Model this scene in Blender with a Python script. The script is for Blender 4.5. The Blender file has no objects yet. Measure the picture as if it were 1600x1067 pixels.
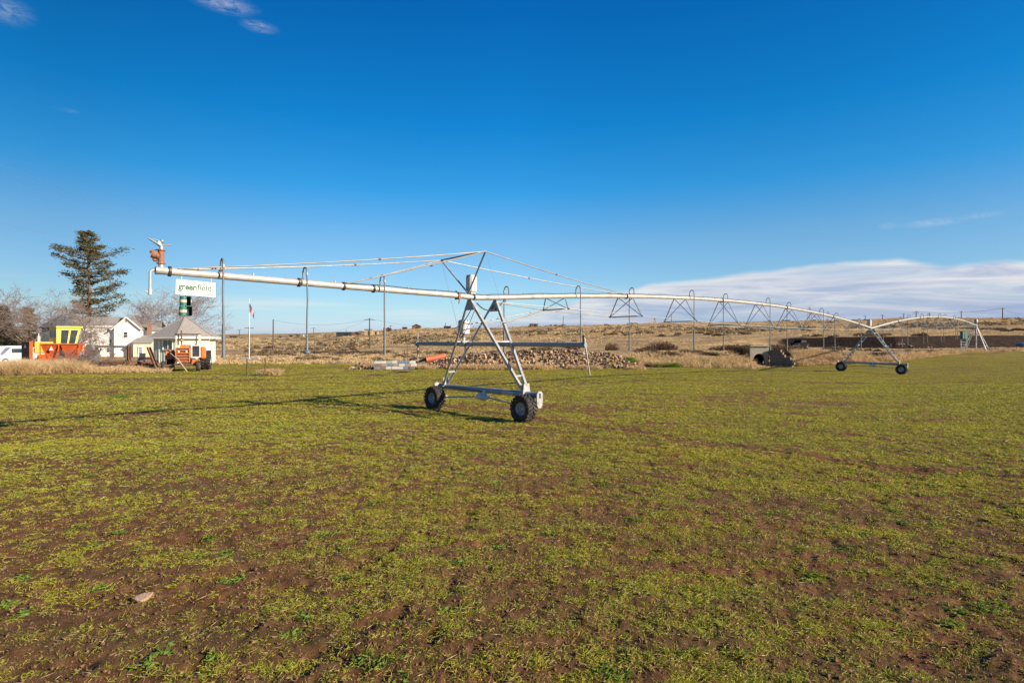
import bpy, math, random
import numpy as np
from mathutils import Vector, Matrix
random.seed(7)
RNG = np.random.default_rng(11)
D = bpy.data
SC = bpy.context.scene
COL = SC.collection
F, CX, CY, CAMH = 889.0, 800.0, 533.5, 2.4      # focal length in photo pixels, optical centre, eye height

# ------------------------------------------------------------------ camera, sky, sun, exposure
cam = D.cameras.new('camera'); cam.sensor_width = 36; cam.lens = 36 * F / 1600
cam.clip_start = 0.1; cam.clip_end = 6000
co = D.objects.new('camera', cam); COL.objects.link(co)
co.location = (0, 0, CAMH); co.rotation_euler = (math.radians(90), 0, 0)
SC.camera = co
SC.view_settings.view_transform = 'Standard'; SC.view_settings.look = 'None'
SC.view_settings.exposure = 0.75; SC.view_settings.gamma = 1
SUNV = Vector((2.1, -0.95, 1.0)).normalized()
sun = D.lights.new('sun', 'SUN'); sun.energy = 5.0; sun.angle = math.radians(0.53); sun.color = (1.0, 0.86, 0.68)
so = D.objects.new('sun', sun); COL.objects.link(so); so.location = (40, -20, 40)
so.rotation_euler = SUNV.to_track_quat('Z', 'Y').to_euler()

W = D.worlds.new('World'); SC.world = W; W.use_nodes = True
nt = W.node_tree; N = nt.nodes; L = nt.links
for n in list(N): N.remove(n)
def wn(t, **k):
    n = N.new(t)
    for a, b in k.items(): setattr(n, a, b)
    return n
def wmath(op, a, b=None, c=None, clamp=False):
    n = wn('ShaderNodeMath', operation=op, use_clamp=clamp)
    for i, v in enumerate((a, b, c)):
        if v is None: continue
        if isinstance(v, (int, float)): n.inputs[i].default_value = v
        else: L.new(v, n.inputs[i])
    return n.outputs[0]
def wramp(fac, stops, interp='LINEAR'):
    n = wn('ShaderNodeValToRGB'); n.color_ramp.interpolation = interp
    e = n.color_ramp.elements
    while len(e) > 1: e.remove(e[-1])
    e[0].position = stops[0][0]; e[0].color = (*stops[0][1], 1) if not isinstance(stops[0][1], (int, float)) else (stops[0][1],) * 3 + (1,)
    for p, c in stops[1:]:
        x = e.new(p); x.color = (*c, 1) if not isinstance(c, (int, float)) else (c, c, c, 1)
    L.new(fac, n.inputs[0]); return n.outputs[0]
sky = wn('ShaderNodeTexSky', sky_type='NISHITA', sun_disc=False)
sky.sun_elevation = math.asin(SUNV.z); sky.sun_rotation = math.atan2(SUNV.x, SUNV.y)
sky.altitude = 500; sky.air_density = 1.0; sky.dust_density = 0.4; sky.ozone_density = 2.0
tc = wn('ShaderNodeTexCoord'); sp = wn('ShaderNodeSeparateXYZ'); L.new(tc.outputs['Generated'], sp.inputs[0])
X_, Y_, Z_ = sp.outputs
rh = wmath('SQRT', wmath('ADD', wmath('MULTIPLY', X_, X_), wmath('MULTIPLY', Y_, Y_)))
EL = wmath('DIVIDE', Z_, wmath('MAXIMUM', rh, .001))          # tangent of the elevation
AZ = wmath('ARCTAN2', X_, Y_)                                   # azimuth, 0 = north (view axis)
# clear polarised blue: deepens with height
tint = wramp(wmath('MULTIPLY', EL, 1.2, clamp=True), [(0, (.50, .60, .98)), (.03, (.52, .63, .92)), (.07, (.54, .68, .82)), (.207, (.43, .70, .86)), (.315, (.13, .67, .97)), (.45, (.035, .60, .98)), (.707, (.015, .48, .93)), (1, (.01, .42, .85))])
mx = wn('ShaderNodeMix', data_type='RGBA', blend_type='MULTIPLY'); mx.inputs[0].default_value = 1
L.new(sky.outputs[0], mx.inputs[6]); L.new(tint, mx.inputs[7])
azf = wramp(wmath('MULTIPLY_ADD', AZ, .5, .5), [(0, .55), (.165, .61), (.33, .84), (.5, 1), (.65, .96), (.835, .87), (1, .8)])
mz = wn('ShaderNodeMix', data_type='RGBA', blend_type='MULTIPLY'); mz.inputs[0].default_value = 1
L.new(mx.outputs[2], mz.inputs[6]); L.new(azf, mz.inputs[7]); base = mz.outputs[2]
def cloudnoise(sx, sy, scale, detail, rough=.55, seed=0.0, dist=0.0):
    c = wn('ShaderNodeCombineXYZ'); L.new(wmath('MULTIPLY', AZ, sx), c.inputs[0]); L.new(wmath('MULTIPLY', EL, sy), c.inputs[1]); c.inputs[2].default_value = seed
    n = wn('ShaderNodeTexNoise'); n.inputs['Scale'].default_value = scale; n.inputs['Detail'].default_value = detail
    n.inputs['Roughness'].default_value = rough; n.inputs['Distortion'].default_value = dist
    L.new(c.outputs[0], n.inputs['Vector']); return n.outputs[0]
# the cloud bank: the height of its top edge follows the azimuth
edge_n = cloudnoise(3.0, 2.0, 2.0, 4, .5, 3.0)
top = wramp(wmath('MULTIPLY_ADD', AZ, .5, .5), [(0, .10), (.42, .09), (.50, .135), (.56, .25), (.64, .345), (.70, .375), (.765, .405), (.80, .40), (.825, .345), (.87, .34), (1, .33)])
topv = wmath('ADD', wmath('MULTIPLY', top, .30), wmath('MULTIPLY', wmath('SUBTRACT', edge_n, .5), .03))
inside = wramp(wmath('MULTIPLY_ADD', wmath('SUBTRACT', topv, EL), 85.0, .45), [(0, 0), (1, 1)], 'EASE')
streak = cloudnoise(2.2, 26.0, 1.6, 7, .55, 8.0, .4)
solid = wramp(streak, [(.28, .55), (.45, .96), (1, 1)])
bank_az = wramp(wmath('MULTIPLY_ADD', AZ, .5, .5), [(0, .0), (.36, .10), (.46, .45), (.56, .85), (1, 1)])
bank = wmath('MULTIPLY', wmath('MULTIPLY', inside, solid), bank_az)
# thin streaks low on the left and wisps high up
st2 = wramp(cloudnoise(1.6, 30.0, 2.2, 6, .5, 21.0), [(.50, 0), (.68, .65)])
low = wramp(EL, [(0, .5), (.05, .8), (.10, .0)])
st2 = wmath('MULTIPLY', st2, low)
def wisp(az, el, ra, re, k, seed):
    d = wmath('SQRT', wmath('ADD', wmath('POWER', wmath('DIVIDE', wmath('SUBTRACT', AZ, az), ra), 2.0), wmath('POWER', wmath('DIVIDE', wmath('SUBTRACT', EL, el), re), 2.0)))
    m = wramp(d, [(0, 1), (1, 0)], 'EASE')
    return wmath('MULTIPLY', wmath('MULTIPLY', m, wramp(cloudnoise(16, 40, 2.6, 8, .68, seed, 1.0), [(.36, 0), (.70, 1)])), k)
def dire(px, py):
    x = (px - CX) / F; return math.atan(x), (CY - py) / F / math.sqrt(1 + x * x)
wisps = None
for px, py, ra, re, k, s in ((350, 6, .06, .020, .50, 4.0), (405, 42, .035, .013, .42, 9.0), (5, 15, .04, .025, .30, 15.0), (1460, 348, .05, .008, .35, 17.0), (1535, 336, .03, .006, .3, 19.0), (1390, 352, .02, .008, .25, 23.0), (105, 172, .02, .005, .10, 29.0)):
    a, e = dire(px, py); w = wisp(a, e, ra, re, k, s)
    wisps = w if wisps is None else wmath('ADD', wisps, w)
fac = wmath('MAXIMUM', wmath('MAXIMUM', bank, st2), wisps, clamp=True)
rel = wmath('DIVIDE', EL, wmath('MAXIMUM', topv, .02))
sh = wmath('ADD', wmath('MULTIPLY', cloudnoise(2.6, 24.0, 1.9, 9, .62, 40.0, .9), .95), wmath('MULTIPLY', rel, .36))
ccol = wramp(sh, [(.50, (1.8, 2.25, 3.35)), (.64, (2.45, 2.75, 3.6)), (.75, (3.45, 3.5, 3.95)), (.90, (4.5, 4.4, 4.35))])
mc = wn('ShaderNodeMix', data_type='RGBA'); L.new(fac, mc.inputs[0]); L.new(base, mc.inputs[6]); L.new(ccol, mc.inputs[7])
bg = wn('ShaderNodeBackground'); bg.inputs[1].default_value = 0.115; L.new(mc.outputs[2], bg.inputs[0])
wo = wn('ShaderNodeOutputWorld'); L.new(bg.outputs[0], wo.inputs[0])

# ------------------------------------------------------------------ noise + terrain height
def vnoise(x, y, seed=0):
    xi = np.floor(x).astype(np.int64); yi = np.floor(y).astype(np.int64)
    xf = x - xi; yf = y - yi
    xf = xf * xf * (3 - 2 * xf); yf = yf * yf * (3 - 2 * yf)
    def h(a, b):
        n = (a * 374761393 + b * 668265263 + seed * 982451653) & 0x7fffffff
        n = ((n ^ (n >> 13)) * 1274126177) & 0x7fffffff
        n = ((n ^ (n >> 16)) * 668265263) & 0x7fffffff
        return ((n ^ (n >> 15)) & 0xffff) / 65535.0
    return (h(xi, yi) * (1 - xf) + h(xi + 1, yi) * xf) * (1 - yf) + (h(xi, yi + 1) * (1 - xf) + h(xi + 1, yi + 1) * xf) * yf
def fbm(x, y, seed=0, o=4, g=.5):
    s = 0; a = 1; t = 0
    for i in range(o):
        s = s + a * vnoise(x * 2 ** i + 17.3 * i, y * 2 ** i - 9.1 * i, seed + i); t += a; a *= g
    return s / t
PXK = np.array([-400., 300, 430, 640, 900, 1050, 1200, 1400, 1525, 1600, 2000])
E0 = (0., 0.)
KEYS = [
 [E0, (25, 0), (40, 0), (50, 0), (80, 0), (120, 0), (140, .1), (250, 2), (420, 7), (2500, 22)],
 [E0, (25, 0), (40, 0), (50, 0), (80, 0), (120, 0), (140, .1), (250, 2), (420, 7), (2500, 22)],
 [E0, (30, 0), (60, 0), (75, .05), (95, .05), (125, .2), (140, .5), (280, 3.6), (450, 8.0), (2500, 24)],
 [E0, (30, 0), (50, 0), (60, .15), (90, .3), (110, .4), (125, 1), (190, 3.8), (300, 8.9), (2500, 45)],
 [E0, (30, 0), (54, 0), (60, .7), (75, 1.), (105, 1.2), (125, 2), (190, 5.2), (270, 9.9), (2500, 60)],
 [E0, (35, 0), (56, -.05), (62, .8), (80, 1.1), (110, 1.3), (120, 2.2), (190, 6), (280, 11.1), (2500, 70)],
 [E0, (40, -.2), (60, -.3), (65, .7), (80, 1.), (112, 1.3), (116, 3.0), (200, 7), (300, 12.5), (2500, 78)],
 [E0, (48.7, -.37), (64, .1), (68, .6), (78, .9), (97, 1.2), (101, 3.3), (190, 7.3), (300, 14.2), (2500, 92)],
 [E0, (48, -.2), (80, .9), (84, 1.0), (90, 1.05), (102, 1.3), (106, 3.5), (200, 8), (300, 14.6), (2500, 96)],
 [E0, (48, 0), (84, .95), (88, 1.05), (94, 1.1), (106, 1.4), (110, 3.6), (200, 8), (300, 14.8), (2500, 96)],
 [E0, (48, 0), (84, .95), (88, 1.05), (94, 1.1), (106, 1.4), (110, 3.6), (200, 8), (300, 14.8), (2500, 96)]]
KA = np.array(KEYS)     # columns x keys x 2
def polar(x, y):
    r = np.hypot(x, y); a = np.arctan2(x, y); ac = np.clip(a, -.96, .96)
    return np.tan(ac) * F + CX, r * np.cos(ac)
def edgeY(px):          # where the field ends, per bearing
    return np.interp(px, [-400, 0, 190, 260, 330, 430, 520, 600, 700, 900, 1050, 1200, 1300, 1400, 1500, 1600], [40, 40.5, 43, 47, 66, 70, 62, 50.5, 49.5, 50, 54, 60, 62, 64, 77, 84])
def keyY(px, k): return np.interp(px, PXK, KA[:, k, 0])
def HG(x, y):
    x = np.atleast_1d(np.asarray(x, float)); y = np.atleast_1d(np.asarray(y, float))
    px, R = polar(x, y)
    z = np.zeros_like(R)
    pv = np.zeros_like(R); zv = np.zeros_like(R)
    for k in range(1, KA.shape[1]):
        yk = np.interp(px, PXK, KA[:, k, 0]); zk = np.interp(px, PXK, KA[:, k, 1])
        m = (R >= pv) & (R < yk)
        t = np.clip((R - pv) / np.maximum(yk - pv, 1e-6), 0, 1)
        z = np.where(m, zv + (zk - zv) * t, z); pv, zv = yk, zk
    z = np.where(R >= pv, zv, z)
    far = np.clip((R - 105) / 60, 0, 1)
    z = z + far * ((fbm(x / 45, y / 45, 3, 3) - .5) * 2.4 + (fbm(x / 9, y / 9, 5, 3) - .5) * .7)
    mid = np.clip((R - 45) / 15, 0, 1) * (1 - far)
    z = z + mid * (fbm(x / 5, y / 5, 6, 3) - .5) * .22
    near = 1 - np.clip((R - 45) / 15, 0, 1)
    z = z + near * ((fbm(x / 6, y / 6, 7, 2) - .5) * .16 + (fbm(x / 2.6, y / 1.3, 8, 2) - .5) * .06)
    # heap under the field stones
    z = z + np.interp(px, [648, 690, 740, 800, 900, 960, 1005], [0, .6, 1.1, 1.4, 1.5, 1.2, 0]) * np.exp(-((R - 52.3) / 1.35) ** 2)
    return z
def clods(x, y):
    px, R = polar(x, y)
    w = 1 - np.clip((R - 14) / 40, 0, 1)
    n = fbm(x / .16, y / .16, 31, 3, .6); m = fbm(x / .55, y / .55, 41, 2)
    rc = np.hypot(x - 69.4, y - 85.1)
    rut = -.075 * np.exp(-((rc - 96.3) / .13) ** 2) * (x > -4) + .03 * np.exp(-((rc - 96.62) / .10) ** 2) * (x > -4) - .06 * np.exp(-((rc - 53) / .16) ** 2)
    return rut * (.4 + .6 * fbm(x / .8, y / .8, 97, 2)) + w * ((n - .5) * .06 + (m - .5) * .05 + (fbm(x / .05, y / .05, 35, 2) - .5) * .022 * (1 - np.clip((R - 6) / 8, 0, 1))) - w * .06 * np.clip((fbm(x / .33, y / .33, 51, 2) - .66) * 3, 0, 1)
def cover(x, y):        # how much of the soil the young grass hides
    px, R = polar(x, y)
    b = np.interp(R, [0, 4, 8, 14, 22, 35, 60], [.36, .38, .50, .58, .63, .70, .80])
    b = b + np.clip((px - 700) / 900, -1, 1) * .07
    n = (fbm(x / 1.5, y / .8, 61, 3) - .5) * .85 + (fbm(x / .20, y / .16, 71, 3) - .5) * 1.9 + (fbm(x / 7, y / 2.6, 81, 3) - .5) * (.6 + .9 * np.clip((R - 10) / 12, 0, 1)) + (fbm(x / 1.6, y / .5, 86, 2) - .5) * 1.0 * np.clip((R - 12) / 12, 0, 1)
    # the circular wheel track of the machine, worn into the soil
    rc = np.hypot(x - 69.4, y - 85.1); n = n - 1.5 * np.exp(-((rc - 96.3) / .27) ** 2) * np.clip(fbm(x / 1.5, y / 1.5, 95, 2) * 2.4 - .3, 0, 1) * (x > -4) - .5 * np.exp(-((rc - 53) / .3) ** 2) * np.clip(fbm(x / 2, y / 2, 96, 2) * 2 - .5, 0, 1)
    # drill rows and a worn wheel track, both faint
    n = n + .05 * np.sin((x * .22 + y) * 2 * np.pi / .75 + 3 * fbm(x / 5, y / 5, 91, 2)) * (1 - np.clip((R - 8) / 15, 0, 1))
    return np.clip((b - .5) * 1.6 + .5 + n * .75, 0, 1)
def G(x, y): return float(HG(x, y)[0])
def at(px, Y, dz=0.0):
    x = (px - CX) * Y / F
    return Vector((x, Y, G(x, Y) + dz))
def zat(py, Y): return CAMH + (CY - py) * Y / F

# ------------------------------------------------------------------ materials
MATS = {}
def mat(name, col, rough=.7, metal=0., var=.18, scale=6., bump=0., col2=None, thr=(.4, .65), spec=.5, coat=0.):
    if name in MATS: return MATS[name]
    m = D.materials.new(name); m.use_nodes = True; t = m.node_tree; n = t.nodes; l = t.links
    b = n['Principled BSDF']; b.inputs['Roughness'].default_value = rough; b.inputs['Metallic'].default_value = metal
    b.inputs['Specular IOR Level'].default_value = spec; b.inputs['Coat Weight'].default_value = coat
    c = n.new('ShaderNodeTexCoord'); nz = n.new('ShaderNodeTexNoise'); nz.inputs['Scale'].default_value = scale; nz.inputs['Detail'].default_value = 6
    l.new(c.outputs['Object'], nz.inputs['Vector'])
    r = n.new('ShaderNodeValToRGB'); e = r.color_ramp.elements
    e[0].position = .3; e[1].position = .7
    e[0].color = (*[v * (1 - var) for v in col], 1); e[1].color = (*[min(1, v * (1 + var)) for v in col], 1)
    l.new(nz.outputs[0], r.inputs[0]); out = r.outputs[0]
    if col2:
        nz2 = n.new('ShaderNodeTexNoise'); nz2.inputs['Scale'].default_value = scale * .45; nz2.inputs['Detail'].default_value = 9; nz2.inputs['Roughness'].default_value = .65
        l.new(c.outputs['Object'], nz2.inputs['Vector'])
        mr = n.new('ShaderNodeMapRange'); mr.inputs[1].default_value = thr[0]; mr.inputs[2].default_value = thr[1]; l.new(nz2.outputs[0], mr.inputs[0])
        mm = n.new('ShaderNodeMix'); mm.data_type = 'RGBA'; l.new(mr.outputs[0], mm.inputs[0]); l.new(out, mm.inputs[6]); mm.inputs[7].default_value = (*col2, 1)
        out = mm.outputs[2]
    l.new(out, b.inputs['Base Color'])
    if bump:
        bp = n.new('ShaderNodeBump'); bp.inputs['Strength'].default_value = bump; bp.inputs['Distance'].default_value = .02
        l.new(nz.outputs[0], bp.inputs['Height']); l.new(bp.outputs[0], b.inputs['Normal'])
    MATS[name] = m; return m
def leafmat(name, cols, rough=.75, trans=.25, patch=None):
    """blades and leaves: colour varies from one loose piece to the next"""
    m = D.materials.new(name); m.use_nodes = True; t = m.node_tree; n = t.nodes; l = t.links
    b = n['Principled BSDF']; b.inputs['Roughness'].default_value = rough; b.inputs['Specular IOR Level'].default_value = .25
    g = n.new('ShaderNodeNewGeometry'); r = n.new('ShaderNodeValToRGB'); e = r.color_ramp.elements
    e[0].color = (*cols[0], 1); e[1].color = (*cols[-1], 1)
    for i, c in enumerate(cols[1:-1]):
        x = e.new((i + 1) / (len(cols) - 1)); x.color = (*c, 1)
    l.new(g.outputs['Random Per Island'], r.inputs[0]); rc_ = r.outputs[0]
    if patch:       # patches of yellower and browner growth over the field
        c = n.new('ShaderNodeTexCoord')
        for sc_, th, cl, mx_ in patch:
            mp = n.new('ShaderNodeMapping'); mp.inputs['Scale'].default_value = (.7, 1.5, 1); l.new(c.outputs['Object'], mp.inputs[0])
            nz = n.new('ShaderNodeTexNoise'); nz.inputs['Scale'].default_value = sc_; nz.inputs['Detail'].default_value = 7; nz.inputs['Roughness'].default_value = .68; l.new(mp.outputs[0], nz.inputs['Vector'])
            mr = n.new('ShaderNodeMapRange'); mr.inputs[1].default_value = th[0]; mr.inputs[2].default_value = th[1]; mr.inputs[4].default_value = mx_; l.new(nz.outputs[0], mr.inputs[0])
            mm = n.new('ShaderNodeMix'); mm.data_type = 'RGBA'; l.new(mr.outputs[0], mm.inputs[0]); l.new(rc_, mm.inputs[6]); mm.inputs[7].default_value = (*cl, 1); rc_ = mm.outputs[2]
    l.new(rc_, b.inputs['Base Color'])
    if trans:
        tr = n.new('ShaderNodeBsdfTranslucent'); l.new(rc_, tr.inputs[0])
        ms = n.new('ShaderNodeMixShader'); ms.inputs[0].default_value = trans
        l.new(b.outputs[0], ms.inputs[1]); l.new(tr.outputs[0], ms.inputs[2]); l.new(ms.outputs[0], n['Material Output'].inputs[0])
    MATS[name] = m; return m
galv = mat('galvanised_steel', (.42, .415, .40), .45, .3, .18, 9, col2=(.30, .295, .28), thr=(.48, .70))
galvd = mat('dark_galvanised_steel', (.27, .31, .34), .5, .35, .16, 10)
galvp = mat('weathered_galvanised_pipe', (.49, .455, .40), .48, .2, .15, 5, col2=(.30, .26, .21), thr=(.50, .75))
cable = mat('truss_rod_steel', (.36, .33, .29), .5, .3, .18, 3)
darkst = mat('dark_steel', (.06, .065, .07), .5, .4, .2, 8)
hose = mat('black_rubber_hose', (.02, .02, .022), .6, 0, .1, 5)
rubber = mat('tyre_rubber', (.024, .021, .020), .8, 0, .3, 14, bump=.3, col2=(.11, .07, .045), thr=(.50, .68))
rimw = mat('grey_rim_paint', (.42, .44, .46), .45, .3, .12, 10, col2=(.22, .17, .13), thr=(.58, .8))
boxw = mat('white_enclosure_plastic', (.60, .585, .56), .4, 0, .06, 4, col2=(.46, .42, .37), thr=(.55, .8))
rust = mat('rusty_iron', (.20, .085, .045), .85, 0, .4, 16, .4, col2=(.09, .045, .03), thr=(.45, .65))
rustl = mat('orange_rusty_casting', (.30, .125, .065), .8, 0, .4, 22, .5, col2=(.14, .085, .06), thr=(.5, .7))
orange = mat('faded_orange_paint', (.60, .105, .015), .5, 0, .2, 3, col2=(.20, .07, .03), thr=(.50, .72))
orangec = mat('orange_tractor_paint', (.58, .17, .045), .45, 0, .15, 6, col2=(.34, .14, .06), thr=(.52, .72))
yellow = mat('yellow_cab_paint', (.78, .52, .08), .45, 0, .1, 4, col2=(.5, .3, .08), thr=(.6, .8))
glassd = mat('dark_window_glass', (.035, .05, .06), .08, 0, .3, 3, spec=.8)
glassb = mat('blue_tinted_glass', (.06, .16, .22), .1, 0, .3, 3, spec=.8)
whitep = mat('white_house_paint', (.86, .83, .77), .6, 0, .05, 2)
trimw = mat('white_trim_paint', (.78, .76, .72), .55, 0, .05, 2)
cream = mat('cream_board_paint', (.66, .60, .42), .6, 0, .08, 2)
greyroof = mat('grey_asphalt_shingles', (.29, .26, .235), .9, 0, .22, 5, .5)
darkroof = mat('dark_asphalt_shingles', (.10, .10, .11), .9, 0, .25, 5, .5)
greyw = mat('grey_board_wall', (.20, .20, .21), .8, 0, .15, 3)
woodp = mat('weathered_pole_wood', (.12, .085, .06), .9, 0, .3, 7)
postm = mat('rust_brown_post', (.13, .06, .035), .85, 0, .3, 12)
bark = mat('conifer_bark', (.16, .10, .07), .95, 0, .3, 5)
barkg = mat('grey_bare_bark', (.23, .17, .14), .95, 0, .25, 4)
conc = mat('old_concrete', (.36, .32, .25), .9, 0, .15, 4, .3)
blockd = mat('shade_dark_block', (.17, .145, .115), .9, 0, .3, 5, .3)  # dark tone carries the shade on the wing wall's face
brick = mat('chimney_brick', (.26, .15, .10), .9, 0, .25, 12)
black = mat('flat_black_paint', (.018, .016, .018), .7, 0, .3, 4)
turq = mat('green_drum_paint', (.03, .16, .13), .5, 0, .2, 6, col2=(.16, .09, .05), thr=(.58, .7))
drumw = mat('cream_drum_band', (.6, .5, .32), .5, 0, .2, 6, col2=(.25, .12, .06), thr=(.5, .7))

# ------------------------------------------------------------------ mesh helpers
def rotm(rz=0, rx=0, ry=0): return (Matrix.Rotation(rz, 4, 'Z') @ Matrix.Rotation(ry, 4, 'Y') @ Matrix.Rotation(rx, 4, 'X'))
class MB:
    def __init__(s): s.fl = []; s.v = []; s.f = []; s.sm = []; s.mi = []; s.n = 0; s.M = None; s.cur = 0
    def add(s, vs, fs, smooth=False):
        vs = np.asarray(vs, float)
        if s.M is not None:
            A = np.array(s.M); vs = vs @ A[:3, :3].T + A[:3, 3]
        s.v.append(vs); s.fl.append((s.n, [tuple(f) for f in fs], smooth))
        for f in fs:
            s.f.append(tuple(i + s.n for i in f)); s.sm.append(smooth); s.mi.append(s.cur)
        s.n += len(vs); return s
    def box(s, c, d, rz=0, rx=0, ry=0, bev=0.0):
        x, y, z = d[0] / 2, d[1] / 2, d[2] / 2
        b = min(bev, x * .9, y * .9, z * .9)
        if b <= 0:
            vs = [(i * x, j * y, k * z) for k in (-1, 1) for j in (-1, 1) for i in (-1, 1)]
            fs = [(0, 2, 3, 1), (4, 5, 7, 6), (0, 1, 5, 4), (2, 6, 7, 3), (0, 4, 6, 2), (1, 3, 7, 5)]
        else:   # chamfer on the vertical edges and around top and bottom
            def ring(xx, yy, q, zz): return [(-xx + q, -yy, zz), (xx - q, -yy, zz), (xx, -yy + q, zz), (xx, yy - q, zz), (xx - q, yy, zz), (-xx + q, yy, zz), (-xx, yy - q, zz), (-xx, -yy + q, zz)]
            vs = ring(x - b, y - b, b * .3, -z) + ring(x, y, b, -z + b) + ring(x, y, b, z - b) + ring(x - b, y - b, b * .3, z)
            fs = [tuple(range(7, -1, -1)), tuple(range(24, 32))]
            for k in range(3):
                for i in range(8): fs.append((k * 8 + i, k * 8 + (i + 1) % 8, k * 8 + 8 + (i + 1) % 8, k * 8 + 8 + i))
        R = np.array(rotm(rz, rx, ry))[:3, :3]
        return s.add(np.array(vs) @ R.T + np.array(c), fs)
    def tube(s, pts, r, n=8, cap=True, smooth=True):
        pts = [Vector(p) for p in pts]; rs = r if isinstance(r, (list, tuple)) else [r] * len(pts)
        vs = []; up = None
        for i, p in enumerate(pts):
            a = pts[max(i - 1, 0)]; b = pts[min(i + 1, len(pts) - 1)]; d = (b - a).normalized()
            if up is None: up = Vector((0, 0, 1)) if abs(d.z) < .95 else Vector((1, 0, 0))
            e1 = d.cross(up); e1 = e1.normalized() if e1.length > 1e-6 else d.orthogonal().normalized()
            e2 = e1.cross(d).normalized(); up = e2
            for k in range(n):
                t = 2 * math.pi * k / n; vs.append(p + e1 * math.cos(t) * rs[i] + e2 * math.sin(t) * rs[i])
        fs = []
        for i in range(len(pts) - 1):
            for k in range(n): fs.append((i * n + k, i * n + (k + 1) % n, (i + 1) * n + (k + 1) % n, (i + 1) * n + k))
        s.add(vs, fs, smooth)
        if cap:
            m = len(pts) - 1
            s.add([vs[k] for k in range(n)], [tuple(range(n - 1, -1, -1))]); s.add([vs[m * n + k] for k in range(n)], [tuple(range(n))])
        return s
    def bar(s, a, b, w, h=None):
        """rectangular bar from a to b"""
        a = Vector(a); b = Vector(b); d = (b - a); Ln = d.length; d.normalize(); h = h or w
        up = Vector((0, 0, 1)) if abs(d.z) < .95 else Vector((1, 0, 0))
        e1 = d.cross(up).normalized(); e2 = e1.cross(d)
        vs = [p + e1 * i * w / 2 + e2 * j * h / 2 for p in (a, b) for i, j in ((-1, -1), (1, -1), (1, 1), (-1, 1))]
        return s.add(vs, [(0, 3, 2, 1), (4, 5, 6, 7), (0, 1, 5, 4), (1, 2, 6, 5), (2, 3, 7, 6), (3, 0, 4, 7)])
    def lathe(s, prof, o=(0, 0, 0), ax='Z', n=24, smooth=True, close=False):
        vs = []
        for r, h in prof:
            for k in range(n):
                t = 2 * math.pi * k / n; a, b = r * math.cos(t), r * math.sin(t)
                vs.append({'Z': (a, b, h), 'X': (h, a, b), 'Y': (b, h, a)}[ax])
        fs = []; m = len(prof)
        for i in range(m - 1 + (1 if close else 0)):
            j = (i + 1) % m
            for k in range(n): fs.append((i * n + k, i * n + (k + 1) % n, j * n + (k + 1) % n, j * n + k))
        return s.add(np.array(vs) + np.array(o), fs, smooth)
    def prism(s, poly, y0, y1):
        """polygon in the local XZ plane, extruded along Y"""
        n = len(poly); vs = [(x, y0, z) for x, z in poly] + [(x, y1, z) for x, z in poly]
        return s.add(vs, [tuple(range(n)), tuple(range(2 * n - 1, n - 1, -1))] + [(i, i + n, (i + 1) % n + n, (i + 1) % n) for i in range(n)])
    def build(s, name, ms, parent=None, off=None):
        vs = np.concatenate(s.v) if s.v else np.zeros((0, 3))
        if off is not None: vs = vs - np.array(off)
        me = D.meshes.new(name); me.from_pydata(vs.tolist(), [], s.f)
        me.polygons.foreach_set('use_smooth', s.sm)
        ms = ms if isinstance(ms, (list, tuple)) else [ms]
        for m in ms: me.materials.append(m)
        if len(ms) > 1: me.polygons.foreach_set('material_index', s.mi)
        me.update()
        o = D.objects.new(name, me); COL.objects.link(o)
        if parent: o.parent = parent
        return o
def build_split(mb, k, name, mt, parent=None, off=None):
    """one object per k added shapes (a bar or box is one, a capped tube three)"""
    out = []
    for i in range(0, len(mb.v), k):
        m = MB()
        for v, (n0, fs, sm) in zip(mb.v[i:i + k], mb.fl[i:i + k]): m.add(v, fs, sm)
        out.append(m.build(name, mt, parent, off))
    return out
def tag(o, label, cat, group=None, kind=None):
    if label: o['label'] = label
    if cat: o['category'] = cat
    if group: o['group'] = group
    if kind: o['kind'] = kind
    return o
def thing(name, label, cat, loc=(0, 0, 0), rz=0, group=None, sc=1.0):
    o = D.objects.new(name, None); COL.objects.link(o); o.location = loc; o.rotation_euler = (0, 0, rz); o.scale = (sc,) * 3
    o.empty_display_size = .2
    return tag(o, label, cat, group)
def copy_tree(o, parent=None, **kw):
    c = o.copy(); COL.objects.link(c)
    if parent: c.parent = parent
    for ch in [x for x in D.objects if x.parent == o]: copy_tree(ch, c)
    return c
def npmesh(name, V, Fq, ms, parent=None, smooth=False, mi=None):
    me = D.meshes.new(name); V = np.ascontiguousarray(V, np.float32); Fq = np.ascontiguousarray(Fq, np.int32); k = Fq.shape[1]
    me.vertices.add(len(V)); me.vertices.foreach_set('co', V.ravel())
    me.loops.add(Fq.size); me.loops.foreach_set('vertex_index', Fq.ravel())
    me.polygons.add(len(Fq)); me.polygons.foreach_set('loop_start', np.arange(0, Fq.size, k, dtype=np.int32))
    me.polygons.foreach_set('loop_total', np.full(len(Fq), k, np.int32))
    me.polygons.foreach_set('use_smooth', np.full(len(Fq), smooth, bool))
    for m in (ms if isinstance(ms, (list, tuple)) else [ms]): me.materials.append(m)
    if mi is not None: me.polygons.foreach_set('material_index', np.ascontiguousarray(mi, np.int32))
    me.update(calc_edges=True)
    o = D.objects.new(name, me); COL.objects.link(o)
    if parent: o.parent = parent
    return o
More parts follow.
